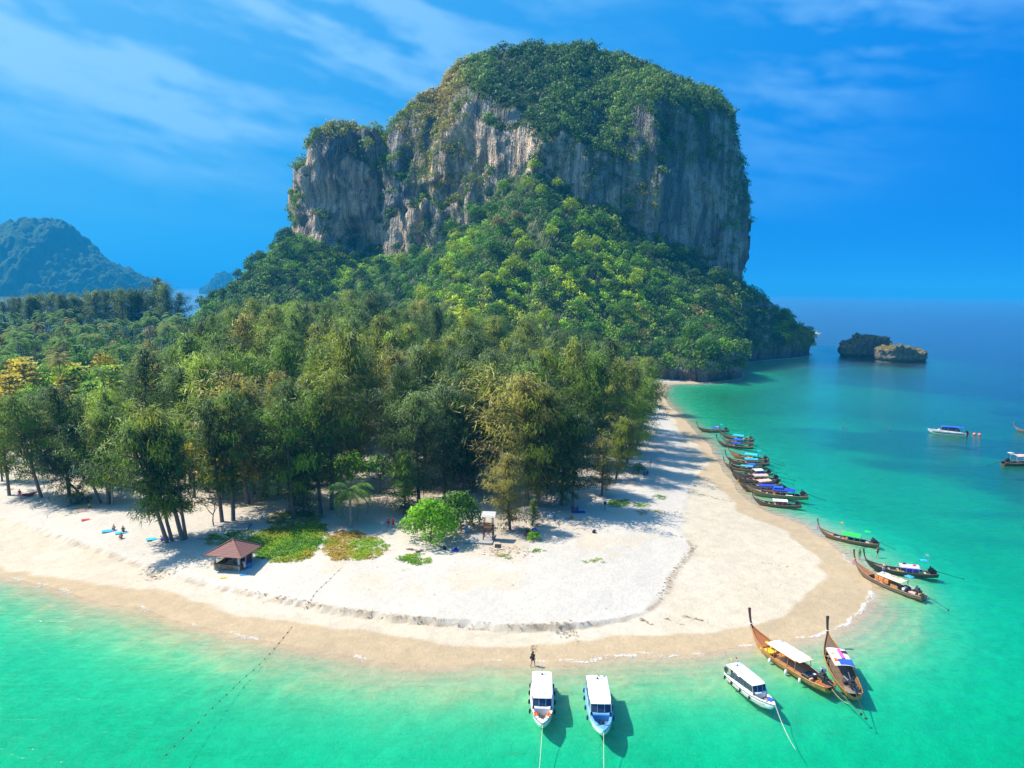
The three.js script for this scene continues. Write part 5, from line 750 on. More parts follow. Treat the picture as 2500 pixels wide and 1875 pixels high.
function toFlat(g) { const q = g.toNonIndexed(); q.computeVertexNormals(); return q; }
{
  const p = GP(1055, 1166), y0 = p.y + 0.22, t = thing('lifeguard_tower', 'dark red timber lifeguard tower with white corrugated roof', 'lifeguard tower', [p.x, y0, p.z], -0.10), red = std(0.155, 0.028, 0.022, 0.6), org = std(0.46, 0.20, 0.03, 0.6), H = 3.75;
  const a = 0.72, b = 0.60; for (const [sx, sz] of [[-1, 1], [1, 1], [-1, -1], [1, -1]]) mesh('leg', rod([sx * a, 0, sz * a], [sx * b, H, sz * b], 0.085, 0.06, 6), red, t);
  mesh('platform', bx(1.5, 0.10, 1.5, 0, 1.75, 0), red, t); for (const y of [1.95, 2.14]) mesh('rail_board', bx(1.42, 0.14, 0.04, 0, y, 0.68), org, t); mesh('rail_board', bx(1.42, 0.10, 0.04, 0, 2.2, -0.68), red, t); for (const y of [2.2]) for (const sx of [-1, 1]) mesh('rail_board', bx(0.04, 0.10, 1.42, sx * 0.68, y, 0), red, t);
  for (const [p, q] of [[[-a, 0.25, a], [b, 1.65, b]], [[a, 0.25, a], [-b, 1.65, b]], [[a, 0.25, -a], [b, 1.65, b]], [[-a, 0.25, -a], [-b, 1.65, b]]]) mesh('brace', rod(p, q, 0.04, 0.04, 5), red, t); for (const y of [0.9, 1.45]) mesh('crossbar', rod([-a, y, 0.68], [a, y, 0.68], 0.04, 0.04, 5), red, t);
  const rows = []; for (let i = 0; i <= 48; i++) { const x = lerp(-1.05, 1.05, i / 48); rows.push([[x, H + 0.22 + 0.03 * Math.sin(i * Math.PI / 2), -1.0], [x, H - 0.10 + 0.03 * Math.sin(i * Math.PI / 2), 1.0]]); } mesh('corrugated_roof', merge([skin(rows), skin(rows.map((r) => r.map(([x, y, z]) => [x, y - 0.02, z]).reverse()))]), phys(0.52, 0.50, 0.48, 0.5, { metalness: 0.1, side: THREE.DoubleSide }), t);
  mesh('roof_beam', merge([bx(1.9, 0.08, 0.08, 0, H - 0.06, 0.62), bx(1.9, 0.08, 0.08, 0, H + 0.02, -0.62)]), red, t); 
  mesh('ladder_rail', rod([0.95, 0, -0.35], [0.66, 1.8, -0.35], 0.035), red, t); mesh('ladder_rail', rod([0.95, 0, 0.25], [0.66, 1.8, 0.25], 0.035), red, t); for (let k = 1; k < 6; k++) mesh('rung', rod([0.95 - 0.05 * k, 0.3 * k, -0.35], [0.95 - 0.05 * k, 0.3 * k, 0.25], 0.025), red, t);
}
const conc = (() => { const tx = dataTex(256, 256, (u, v, o) => { const h = 0.80 + 0.10 * tile2(u * 7, v * 7, 7, 7, 41) + 0.10 * tile2(u * 50, v * 50, 50, 50, 42); o[0] = h; o[1] = h * 0.99; o[2] = h * 0.97; }); return new THREE.MeshStandardMaterial({ color: new THREE.Color().setRGB(0.40, 0.39, 0.375), map: tx, roughness: 0.95 }); })();
{ const a = GP(1009, 1178), b = GP(1070, 1175), c = GP(1005.5, 1156), w = b.distanceTo(a), d = c.distanceTo(a), m = b.clone().add(c).multiplyScalar(0.5); const t = thing('concrete_slab', 'low pale concrete slab under the lifeguard tower', 'slab', [m.x, m.y, m.z], -0.10); mesh('slab', uvBox(bx(w, 0.8, d, 0, -0.18, 0, 0.03)), conc, t); mesh('kerb', bx(w * 0.98, 0.10, 0.16, 0, 0.26, d / 2 - 0.10, 0.02), conc, t); }
{ const a = GP(489, 1147), b = GP(531, 1148), w = b.distanceTo(a), m = a.clone().lerp(b, 0.5), t = thing('concrete_steps', 'low two stepped concrete base in the shade behind the kiosk', 'slab', [m.x, m.y, m.z - 1.6], 0.05); mesh('lower_step', uvBox(bx(w, 0.45, 3.2, 0, 0.0, 0, 0.03)), conc, t); mesh('upper_step', uvBox(bx(w * 0.86, 0.25, 2.0, 0.1, 0.33, -0.3, 0.03)), conc, t); }
{ const p = GP(1075.5, 1201), t = thing('notice_board', 'small dark notice board on a thin post in front of the lifeguard tower', 'sign', [p.x, p.y, p.z], -0.05); mesh('post', rod([0, -0.2, 0], [0, 1.35, 0], 0.04), METAL.dark, t); mesh('board', bx(0.95, 0.58, 0.05, 0, 1.5, 0.04), std(0.085, 0.075, 0.06, 0.7), t); }
{ const a = GP(46, 1076), b = GP(81, 1067), m = a.clone().lerp(b, 0.5), t = thing('kayak', 'red kayak lying on the shaded sand at the left edge of the grove', 'kayak', [m.x, m.y + 0.3, m.z], Math.atan2(-(b.z - a.z), b.x - a.x)), L = a.distanceTo(b) * 0.5, rows = []; for (let i = 0; i <= 16; i++) { const q = i / 8 - 1, r = Math.sqrt(1 - q * q * 0.985); rows.push([0, 1, 2, 3, 4, 5, 6, 7].map((k) => { const an = k / 8 * 6.283; return [q * L, Math.cos(an) * 0.26 * r + 0.18 * q * q, Math.sin(an) * 0.42 * r]; })); } const h = skin(rows, true); mesh('hull', h, std(0.36, 0.03, 0.022, 0.4), t); for (const x of [-0.8, 0.7]) mesh('seat_well', ball(0.3, x, 0.22, 0, 1.6, 0.3, 0.8), RUBBER, t); }
// ================================================================ rocks standing in the water
function seaRock(label, u0, u1, vb, vtop, prof, s) {
  const a = G(u0, vb), b = G(u1, vb), c = a.clone().lerp(b, 0.5), w = a.distanceTo(b) / 2, h = atDepth((u0 + u1) / 2, vtop, -c.z).y, f = (x, z) => (y) => { const X = x / w, k = prof(X), e = 1 - Math.pow(Math.abs(X), 2.3) - 0.05 - Math.pow(Math.abs(z / (w * 0.62)), 2.2), under = -0.25 * Math.exp(-((y - 1.0) ** 2) / 1.2), top = (h * 0.80 * k * (1 - 0.22 * X * X) - y) / h * 1.2; return Math.min(e + under, top) * 4 + fbm3(x * 0.16 + s, y * 0.16, z * 0.16, 4) * 1.5 + n3(x * 0.9, y * 0.7, z * 0.9) * 0.35; };
  const g = surfaceNet(f, [-w * 1.15, -2, -w * 0.8], [w * 1.15, h * 1.25, w * 0.8], 0.45), p = g.attributes.position, nn = g.attributes.normal, C = [];
  for (let i = 0; i < p.count; i++) { const y = p.getY(i), x = p.getX(i), z = p.getZ(i), b2 = fbm3(x * 0.3, y * 0.3, z * 0.3, 3), top = smooth(0.35, 0.8, nn.getY(i) + 0.5 * b2 + 0.2 * (y / h)) * smooth(0.3 * h, 0.5 * h, y), wet = smooth(2.4, 1.2, y + b2), v = 0.85 + 0.5 * n3(x * 1.3, y * 0.8, z * 1.3); const base = [0.105 * v, 0.095 * v, 0.08 * v], t = [0.15, 0.115, 0.035], k = [0.05, 0.045, 0.04]; C.push(...[0, 1, 2].map((q) => lerp(lerp(base[q], t[q], top), k[q], wet))); }
  g.setAttribute('color', new THREE.Float32BufferAttribute(C, 3)); const t = thing('sea_rock', label, 'rock', [c.x, 0, c.z], Math.atan2(-(b.z - a.z), b.x - a.x), 'rocks off the headland'); mesh('rock', g, new THREE.MeshStandardMaterial({ vertexColors: true, roughness: 0.95 }), t);
  const F = new Foliage(); srand(s * 91); for (let i = 0; i < p.count; i += 1) if (nn.getY(i) > 0.55 && p.getY(i) > h * 0.55 && rnd() < 0.5) F.card(p.getX(i), p.getY(i), p.getZ(i), 0, 1, 0, rr(0.5, 1.1), tone(1, 0.2), 0.7, 0.8); mesh('scrub', F.build(), leafMat(0.20, 0.165, 0.035), t);
}
seaRock('tall brown topped rock islet beyond the headland, left half of the pair', 1814, 1924, 772, 717, (X) => 0.80 + 0.2 * smooth(-0.9, 0.2, X) - 0.3 * smooth(0.55, 1, X) - 0.25 * smooth(-0.4, -1, X), 3);
seaRock('lower grey rock islet with flat sloping top, right half of the pair', 1890, 1998, 781, 737, (X) => 1.0 - 0.26 * smooth(-0.5, 0.9, X), 8);
// ================================================================ creepers, bushes and the palm on the sand
{
  const sprig = [1, 2].map((k) => { srand(400 + k); const F = new Foliage(); for (let i = 0; i < 46; i++) { const a = rr(0, 6.28), r = Math.sqrt(rnd()) * 0.55; F.card(Math.cos(a) * r, rr(0.02, 0.24) * (1.1 - r), Math.sin(a) * r, 0, 1, 0, rr(0.10, 0.24), tone(rr(0.7, 1.3), 0.12), 0.8, 0.7); } return F.build(); });
  const W = { a: ['large patch of green beach creeper beside the kiosk', 1.0, 0.3], b: ['oval patch of golden green beach creeper right of the sand path', 0.8, 0.75], c: ['dull creeper patch behind the kiosk roof', 0.6, 0.55], d: ['thin strip of creeper at the foot of the grove', 0.5, 0.6], e: ['small bright creeper patch between the oval patch and the round bush', 1, 0.35], f: ['tiny creeper tuft beside the small bright patch', 1, 0.4], g: ['tiny green creeper tuft below the notice board', 1, 0.5], h: ['small creeper patch right of the notice board', 0.7, 0.45], i: ['sparse creeper tuft on the open sand to the right', 0.4, 0.6], j: ['dark green creeper patch in dappled shade near the right beach', 0.9, 0.1], k: ['small dark creeper patch beside the dappled shade', 0.8, 0.15], l: ['small creeper patch in the tree shadows by the berm', 0.7, 0.15], m: ['straggling dry creeper on the right sand', 0.3, 0.85] };
  srand(808); const pal = [[0.075, 0.20, 0.007], [0.15, 0.33, 0.006], [0.26, 0.35, 0.010], [0.36, 0.28, 0.022], [0.38, 0.25, 0.05]], leafs = leafMat(1, 1, 1, 0.3);
  for (const [k, [label, dens, dry]] of Object.entries(W)) {
    const P = PATCH[k]; let x0 = 1e9, x1 = -1e9, z0 = 1e9, z1 = -1e9; P.forEach(([x, z]) => { x0 = Math.min(x0, x); x1 = Math.max(x1, x); z0 = Math.min(z0, z); z1 = Math.max(z1, z); });
    const n = Math.round((x1 - x0) * (z1 - z0) * 9 * dens), spots = [];
    for (let i = 0; i < n; i++) { const x = rr(x0 - 0.6, x1 + 0.6), z = rr(z0 - 0.6, z1 + 0.6), d = sdist(x, z, P) + 0.9 * fbm2(x * 0.7, z * 0.7, 3); if (d < 0 || (d < 0.9 && rnd() < 0.4)) continue; const tt = clamp(dry + 0.9 * fbm2(x * 0.28 + 5, z * 0.28, 3) + rr(-0.15, 0.15)) * 3.99, q = Math.floor(tt), w = tt - q; spots.push([x, gy(x, z) - 0.02, z, rr(0.6, 1.3), [0, 1, 2].map((c) => lerp(pal[q][c], pal[Math.min(q + 1, 4)][c], w)), rr(0.35, 0.75) * (k === 'a' && fbm2(x * 0.2, z * 0.2, 2) > 0.2 ? 1.9 : 1)]); }
    scatter('beach_creeper', label, sprig, spots, leafs);
  }
  const bush = (u, v, R, leaf, label, per, s, tall = 0.95) => { const p = GP(u, v), F = (() => { srand(s); const F = new Foliage(), L = []; for (let k = 0; k < 16; k++) { const a = k * 2.4 + rr(-0.3, 0.3), q = Math.sqrt(k / 16), r = R * rr(0.30, 0.42); L.push([Math.cos(a) * q * R * 0.72, R * (1.05 - 0.75 * q * q) * tall + rr(-0.1, 0.1), Math.sin(a) * q * R * 0.72, r, r * 0.85, r]); } blobs(F, L, R > 2 ? 0.42 : 0.3, per, 0.75, 0.75); return F.build(); })(), t = thing('round_bush', label, 'bush', [p.x, p.y, p.z], s); mesh('foliage', F, leaf, t); mesh('stem', merge([rod([0, -0.2, 0], [0.3, R * 0.9, 0.1], 0.16, 0.06), rod([0, 0, 0], [-R * 0.5, R * 0.8, 0.2], 0.1, 0.04), rod([0, 0, 0], [R * 0.5, R * 0.7, -0.3], 0.1, 0.04)]), BARK, t); };
  bush(930, 1170, 5.2, LEAF.vivid, 'big round bright green bush on the sand left of the lifeguard tower', 95, 51, 1.0); bush(988, 1140, 4.2, LEAF.green, 'darker round bush tucked behind the big bright bush', 95, 52, 1.15);
  bush(1153, 1167, 1.35, LEAF.vivid, 'small bright green bush on the sand right of the tower', 90, 53, 0.8); bush(1379, 1022, 1.9, LEAF.green, 'round dark green bush at the grove edge by the right beach', 70, 54, 0.8); bush(1138, 1150, 0.7, LEAF.dun, 'little brown shrub behind the small bright bush', 70, 55, 0.7);
  const p = GP(758, 1140), pr = palm(777, 5.6, 5.2, 34, 0.5); const t = makeTree('beach_palm', pr, 'beach_palm', [LEAF.palm, PALEBARK]); t.name = numbered('coconut_palm'); t.position.set(p.x, p.y, p.z); scene.add(t); tag(t, 'solitary green coconut palm standing on the sand in front of the grove', 'palm tree');
  const p2 = GP(236, 1090), t2 = makeTree('p', palm(778, 7, 4.2, 22, 0.4), 'p', [LEAF.palm_dry, PALEBARK]); t2.name = numbered('coconut_palm'); t2.position.set(p2.x + 0.6, p2.y, p2.z); scene.add(t2); tag(t2, 'yellowish coconut palm beside the twin trunk on the left beach', 'palm tree');
  // bare trees on the ridge against the sky, and the dry one by the left beach
  const bare = (label, pos, H, s) => { srand(s); const w = [], grow = (a, d, l, r, k) => { const b = a.clone().addScaledVector(d, l); w.push(limb([a, a.clone().lerp(b, 0.5).add(V(rr(-0.06, 0.06) * l, rr(-0.03, 0.06) * l, rr(-0.06, 0.06) * l)), b], r, r * 0.6, 4)); if (k < 5) for (let q = 0; q < (k ? 3 : 4); q++) grow(b, d.clone().multiplyScalar(0.8).add(V(rr(-0.8, 0.8), rr(-0.05, 0.55), rr(-0.8, 0.8))).normalize(), l * rr(0.6, 0.8), r * 0.58, k + 1); }; grow(V(0, -0.4, 0), V(rr(-0.15, 0.15), 1, 0).normalize(), H * 0.36, H * 0.022, 1); const o = thing('bare_tree', label, 'tree', [pos.x, pos.y, pos.z]); mesh('branches', merge(w), std(0.10, 0.10, 0.09, 0.95), o); };
  [[620, 505, 9, 'bare twiggy tree on the ridge close to the left cliff foot'], [592, 522, 8, 'bare twiggy tree on the ridge, second from the cliff'], [520, 560, 8, 'bare upright tree low on the left ridge'], [556, 562, 5, 'small bare tree between the upright one and the cliff']].forEach(([u, v, H, l], i) => { let b = null; for (let D = 430; D < 620; D += 3) { const q = atDepth(u, v + 16, D), g = hillHeight(q.x, -D); if (q.y <= g + 1.5) { b = V(q.x, g, -D); break; } } if (!b) { const q = atDepth(u, v + 16, 520); b = V(q.x, hillHeight(q.x, -520), -520); } bare(l, b, H, 60 + i); });
  bare('pale crooked bare tree leaning at the edge of the left grove', GP(462, 1135), 6, 77);
}
// ================================================================ foam, weed and litter
{
  const lump = new THREE.IcosahedronGeometry(1, 1), white = phys(0.55, 0.56, 0.55, 0.9), spots = []; srand(1212);
  for (const [pts, w, dens] of [[[[8, 1243], [30, 1246], [52, 1251]], 0.5, 26], [[[78, 1259], [96, 1267]], 0.6, 26], [[[126, 1273], [160, 1281]], 0.6, 30], [[[297, 1311], [318, 1319]], 0.45, 24], [[[400, 1341], [432, 1349]], 0.4, 24], [[[490, 1362], [530, 1372], [562, 1380]], 0.5, 34], [[[760, 1418], [791, 1427]], 0.4, 26], [[[1060, 1429], [1084, 1429]], 0.35, 16], [[[1150, 1431], [1184, 1430]], 0.35, 22], [[[1208, 1428], [1272, 1425], [1316, 1418], [1372, 1412]], 0.45, 40], [[[1372, 1412], [1450, 1415], [1522, 1410]], 0.3, 14], [[[1600, 1398], [1634, 1395]], 0.45, 30], [[[1725, 1380], [1779, 1364], [1816, 1349], [1844, 1330]], 0.4, 40], [[[1844, 1330], [1862, 1304], [1878, 1275]], 0.75, 60], [[[2050 / 1.13, 1196], [1842, 1216]], 0.3, 14]]) {
    const P = pts.map(([u, v]) => G(u, v)), c = new THREE.CatmullRomCurve3(P), L = c.getLength(), n = Math.round(L * dens * 1.3);
    for (let i = 0; i < n; i++) { const t = rnd(), p = c.getPointAt(t), q = c.getTangentAt(t), e = (rnd() + rnd() - 1) * w * (0.6 + 0.9 * Math.abs(n2(t * L * 0.5, 3))) + 0.5 * n2(t * L * 0.35, 9); if (n2(t * L * 0.7, e * 2) < -0.35) continue; spots.push([p.x - q.z * e, 0.01, p.z + q.x * e, rr(0.03, 0.075), [1, 1, 1], 0.35]); }
  }
  scatter('sea_foam', 'white foam of small waves along the waterline', lump, spots, white);
  // the dark hollows and strands along the scarp and brown weed on the lower beach
  const strand = (() => { srand(5); const F = new Foliage(); for (let i = 0; i < 18; i++) F.card(rr(-0.3, 0.3), rr(0.01, 0.06), rr(-0.3, 0.3), 0, 1, 0, rr(0.12, 0.35), tone(1, 0.25), 0.22, 0.5); return F.build(); })(), brown = [];
  for (const [pts, w, n] of [[[[1190, 1350], [1215, 1365], [1240, 1378]], 0.8, 46], [[[1385, 1338], [1412, 1352]], 0.3, 26], [[[1475, 1330], [1535, 1345]], 0.3, 26], [[[1435, 1335], [1480, 1352]], 0.15, 14], [[[320, 1250], [360, 1235]], 1.3, 50], [[[1150, 1392], [1155, 1410]], 0.3, 12], [[[1500, 1180], [1448, 1250], [1420, 1300]], 0.5, 110], [[[530, 1275], [748, 1315], [1090, 1349], [1280, 1341]], 0.35, 120], [[[1400, 1100], [1480, 1110]], 0.9, 36], [[[1050, 1190], [1130, 1195]], 2.2, 160], [[[1490, 1060], [1580, 1085]], 0.6, 40], [[[1470, 940], [1530, 1060]], 1.0, 60], [[[610, 1130], [690, 1120]], 1.2, 90], [[[880, 1140], [800, 1160]], 1.5, 30], [[[1640, 1215], [1700, 1225]], 0.2, 10]]) { const P = pts.map(([u, v]) => GP(u, v)), c = new THREE.CatmullRomCurve3(P); for (let i = 0; i < n; i++) { const p = c.getPointAt(rnd()), x = p.x + rr(-w, w), z = p.z + rr(-w, w); brown.push([x, gy(x, z) + 0.005, z, rr(0.25, 0.7), [0.34 * rr(0.6, 1.2), 0.24 * rr(0.6, 1.2), 0.12], 1]); } }
  for (let i = 0; i < 260; i++) { const x = rr(-80, 50), z = rr(-150, -85), d = sdist(x, z, SHORE); if (d > 6) brown.push([x, gy(x, z) + 0.005, z, rr(0.15, 0.4), [0.12, 0.08, 0.05], 1]); }
  scatter('dry_seaweed', 'brown dry seaweed and plant litter strewn on the sand', strand, brown, new THREE.MeshStandardMaterial({ vertexColors: true, roughness: 1, side: THREE.DoubleSide }));
  const lit = []; for (let i = 0; i < 7000; i++) { const x = rr(-130, 62), z = rr(-250, -100), d = inside(x, z, GROVE); if (!d || fbm2(x * 0.15, z * 0.15, 3) < -0.05) continue; lit.push([x, gy(x, z) + 0.01, z, rr(0.5, 1.4), [0.16 * rr(0.5, 1.2), 0.10 * rr(0.5, 1.2), 0.05], 1]); } scatter('leaf_litter', 'brown fallen needles on the sand beneath the grove', strand, lit, new THREE.MeshStandardMaterial({ vertexColors: true, roughness: 1, side: THREE.DoubleSide }));
}
// ================================================================ people
function poseGeo(J) {                                     // J: joints of a pose facing +z; returns body, clothes and hair
  const B = [], cap = (a, b, r, q) => B.push([a, b, r, q]);
  cap(J.pel, J.che, 0.135, 0.145); cap(J.che, J.nek, 0.10, 0.06); cap(J.nek, J.hed, 0.055, 0.06); cap(J.hed, [J.hed[0], J.hed[1] + 0.05, J.hed[2]], 0.085, 0.095);
  for (const s of ['l', 'r']) { cap(J['sh' + s], J['el' + s], 0.052, 0.041); cap(J['el' + s], J['wr' + s], 0.040, 0.028); cap(J['hi' + s], J['kn' + s], 0.082, 0.056); cap(J['kn' + s], J['an' + s], 0.054, 0.036); cap(J['an' + s], J['to' + s], 0.036, 0.028); cap(J.che, J['sh' + s], 0.09, 0.06); cap(J.pel, J['hi' + s], 0.11, 0.095); }
  const sdf = (x, y, z, set) => { let d = 1e9; for (const [a, b, r, q] of set) { const vx = b[0] - a[0], vy = b[1] - a[1], vz = b[2] - a[2], t = clamp(((x - a[0]) * vx + (y - a[1]) * vy + (z - a[2]) * vz) / (vx * vx + vy * vy + vz * vz + 1e-9)), e = Math.hypot(x - a[0] - vx * t, y - a[1] - vy * t, (z - a[2] - vz * t) * 1.12) - lerp(r, q, t); d = smin(d, e, 0.035); } return d; };
  let lo = [9, 9, 9], hi = [-9, -9, -9]; Object.values(J).forEach((p) => { for (let k = 0; k < 3; k++) { lo[k] = Math.min(lo[k], p[k] - 0.26); hi[k] = Math.max(hi[k], p[k] + 0.26); } });
  const net = (f) => surfaceNet((x, z) => (y) => f(x, y, z), lo, hi, 0.030);
  const face = merge([ball(0.016, J.hed[0], J.hed[1] + 0.02, J.hed[2] + 0.095, 1, 1.4, 1.2, 6), ball(0.02, J.hed[0] - 0.09, J.hed[1] + 0.02, J.hed[2], 0.5, 1.3, 0.9, 6), ball(0.02, J.hed[0] + 0.09, J.hed[1] + 0.02, J.hed[2], 0.5, 1.3, 0.9, 6)]);
  const hands = []; for (const s of ['l', 'r']) { const w = V(...J['wr' + s]), e = V(...J['el' + s]), d = w.clone().sub(e).normalize(), sd = s === 'l' ? -1 : 1, x = V(0, 0, 1).cross(d).normalize(); if (x.lengthSq() < 0.1) x.set(1, 0, 0); const c = w.clone().addScaledVector(d, 0.05); hands.push(ball(0.034, c.x, c.y, c.z, 1, 1.2, 0.8, 6)); for (let k = 0; k < 4; k++) { const a = c.clone().addScaledVector(d, 0.03).addScaledVector(x, (k - 1.5) * 0.018); hands.push(limb([a, a.clone().addScaledVector(d, [0.030, 0.038, 0.036, 0.026][k]), a.clone().addScaledVector(d, [0.052, 0.066, 0.062, 0.045][k]).add(V(0, -0.008, 0.012))], 0.010, 0.007, 4)); } const th = c.clone().addScaledVector(x, sd * 0.03); hands.push(limb([th, th.clone().addScaledVector(x, sd * 0.022).addScaledVector(d, 0.025), th.clone().addScaledVector(x, sd * 0.03).addScaledVector(d, 0.05)], 0.011, 0.008, 4)); }
  const body = merge([net((x, y, z) => -sdf(x, y, z, B)), face, ...hands]);
  const near = (p, r) => (x, y, z) => r - Math.hypot(x - p[0], y - p[1], z - p[2]), mid = (a, b, t) => a.map((v, k) => lerp(v, b[k], t));
  const torso = B.slice(0, 2), cover = (set, grow, keep) => net((x, y, z) => Math.min(grow - sdf(x, y, z, set), keep(x, y, z)));
  const thighs = B.filter(([a]) => a === J.hil || a === J.hir).map(([a, b, r, q]) => [a, mid(a, b, 0.55), r, q + 0.012]), hips = B.filter(([a, b]) => a === J.pel && b !== J.che), up = B.filter(([a]) => a === J.shl || a === J.shr).map(([a, b, r, q]) => [a, mid(a, b, 0.6), r, q]), sh = B.filter(([a, b]) => a === J.che && b !== J.nek);
  const all = () => 1, shirt = cover([torso[0], ...sh, ...up, [J.che, mid(J.che, J.nek, 0.5), 0.11, 0.08]], 0.016, all), shorts = cover([...hips, ...thighs, [J.pel, mid(J.pel, J.che, 0.2), 0.135, 0.13]], 0.018, all), bra = cover([[J.che, mid(J.che, J.pel, 0.25), 0.143, 0.138]], 0.012, near(J.che, 0.19));
  const skirt = cover([torso[0], ...hips, [mid(J.pel, J.che, 0.1), mid(J.kn_ ?? mid(J.knl, J.knr, 0.5), J.pel, 0.15), 0.17, 0.21]], 0.016, all);
  const h = J.hed, hair = net((x, y, z) => Math.min(0.112 - Math.hypot(x - h[0], y - h[1] - 0.045, z - h[2] + 0.012), 0.1 - Math.max(0, z - h[2] - 0.03) * 4 - Math.max(0, h[1] + 0.02 - y) * (z < h[2] ? 0.6 : 5))), cur = J.nek, long = net((x, y, z) => Math.max(Math.min(0.115 - Math.hypot(x - h[0], y - h[1] - 0.045, z - h[2] + 0.012), 0.1 - Math.max(0, z - h[2] - 0.02) * 4), 0.075 - Math.hypot((x - h[0]) * 0.75, (y - lerp(h[1], cur[1], 0.9)) * 0.32, z - h[2] + 0.075)));
  return { body, shirt, shorts, bra, skirt, hair, long };
}
const STAND = { pel: [0, 0.94, 0], che: [0, 1.27, 0], nek: [0, 1.47, 0], hed: [0, 1.58, 0.015], shl: [-0.18, 1.39, 0], shr: [0.18, 1.39, 0], ell: [-0.25, 1.12, -0.02], elr: [0.25, 1.12, -0.02], wrl: [-0.26, 0.88, 0.05], wrr: [0.26, 0.88, 0.05], hil: [-0.09, 0.90, 0], hir: [0.09, 0.90, 0], knl: [-0.11, 0.49, 0.02], knr: [0.11, 0.49, 0.02], anl: [-0.12, 0.07, -0.02], anr: [0.12, 0.07, -0.02], tol: [-0.13, 0.03, 0.12], tor: [0.13, 0.03, 0.12] };
const WALK = { ...STAND, ell: [-0.25, 1.13, -0.10], wrl: [-0.27, 0.92, 0.02], elr: [0.24, 1.13, 0.06], wrr: [0.25, 0.92, 0.18], knl: [-0.10, 0.50, 0.16], anl: [-0.11, 0.09, 0.18], tol: [-0.11, 0.05, 0.32], knr: [0.10, 0.48, -0.10], anr: [0.11, 0.12, -0.32], tor: [0.11, 0.04, -0.20] };
const SIT = { pel: [0, 0.14, 0], che: [0, 0.47, -0.05], nek: [0, 0.66, -0.03], hed: [0, 0.78, 0.0], shl: [-0.18, 0.58, -0.05], shr: [0.18, 0.58, -0.05], ell: [-0.27, 0.36, 0.06], elr: [0.27, 0.36, 0.06], wrl: [-0.14, 0.38, 0.28], wrr: [0.14, 0.38, 0.28], hil: [-0.09, 0.13, 0.04], hir: [0.09, 0.13, 0.04], knl: [-0.15, 0.46, 0.34], knr: [0.15, 0.46, 0.34], anl: [-0.13, 0.07, 0.52], anr: [0.13, 0.07, 0.52], tol: [-0.14, 0.03, 0.66], tor: [0.14, 0.03, 0.66] };
const BEND = { ...STAND, che: [0, 1.20, 0.16], nek: [0, 1.37, 0.25], hed: [0, 1.46, 0.31], shl: [-0.18, 1.30, 0.21], shr: [0.18, 1.30, 0.21], ell: [-0.22, 1.10, 0.36], elr: [0.22, 1.10, 0.36], wrl: [-0.15, 1.05, 0.60], wrr: [0.15, 1.05, 0.60] };
const POSES = { stand: poseGeo(STAND), walk: poseGeo(WALK), sit: poseGeo(SIT), bend: poseGeo(BEND) };
const SKIN = [std(0.42, 0.24, 0.16, 0.6), std(0.30, 0.16, 0.10, 0.6), std(0.20, 0.10, 0.06, 0.6)], HAIR = [std(0.02, 0.015, 0.012, 0.6), std(0.10, 0.05, 0.025, 0.6), std(0.45, 0.33, 0.17, 0.6)];
function person(label, pos, turn, pose, skin_, hair, wear, size = 1, extra) {
  const g = POSES[pose === 'lie' ? 'stand' : pose], t = thing('person', label, 'person', [pos.x, pos.y, pos.z], turn); t.scale.setScalar(size); if (pose === 'lie') { t.rotation.order = 'YXZ'; t.rotation.x = -Math.PI / 2; t.position.y += 0.13; }
  mesh('body', g.body, SKIN[skin_], t); mesh('hair', hair[1] ? g.long : g.hair, HAIR[hair[0]], t);
  for (const [part, m] of wear) mesh(part === 'bra' ? 'swim_top' : part === 'skirt' ? 'dress' : part, g[part], m, t); if (extra) extra(t); return t;
}
const back = (m) => (t) => mesh('backpack', bx(0.32, 0.46, 0.20, 0, 1.25, -0.22, 0.07), m, t), hat = (m, y = 1.70, z = 0.015) => (t) => mesh('hat', merge([cyl(0.20, 0.02, 0, y - 0.05, z, 14), cyl(0.11, 0.10, 0, y, z, 12, 0.10)]), m, t);
const cap = (m, y, z) => (t) => mesh('cap', merge([ball(0.118, 0, y, z, 1, 0.72, 1.02, 10), bx(0.16, 0.015, 0.12, 0, y - 0.005, z + 0.14, 0)]), m, t);
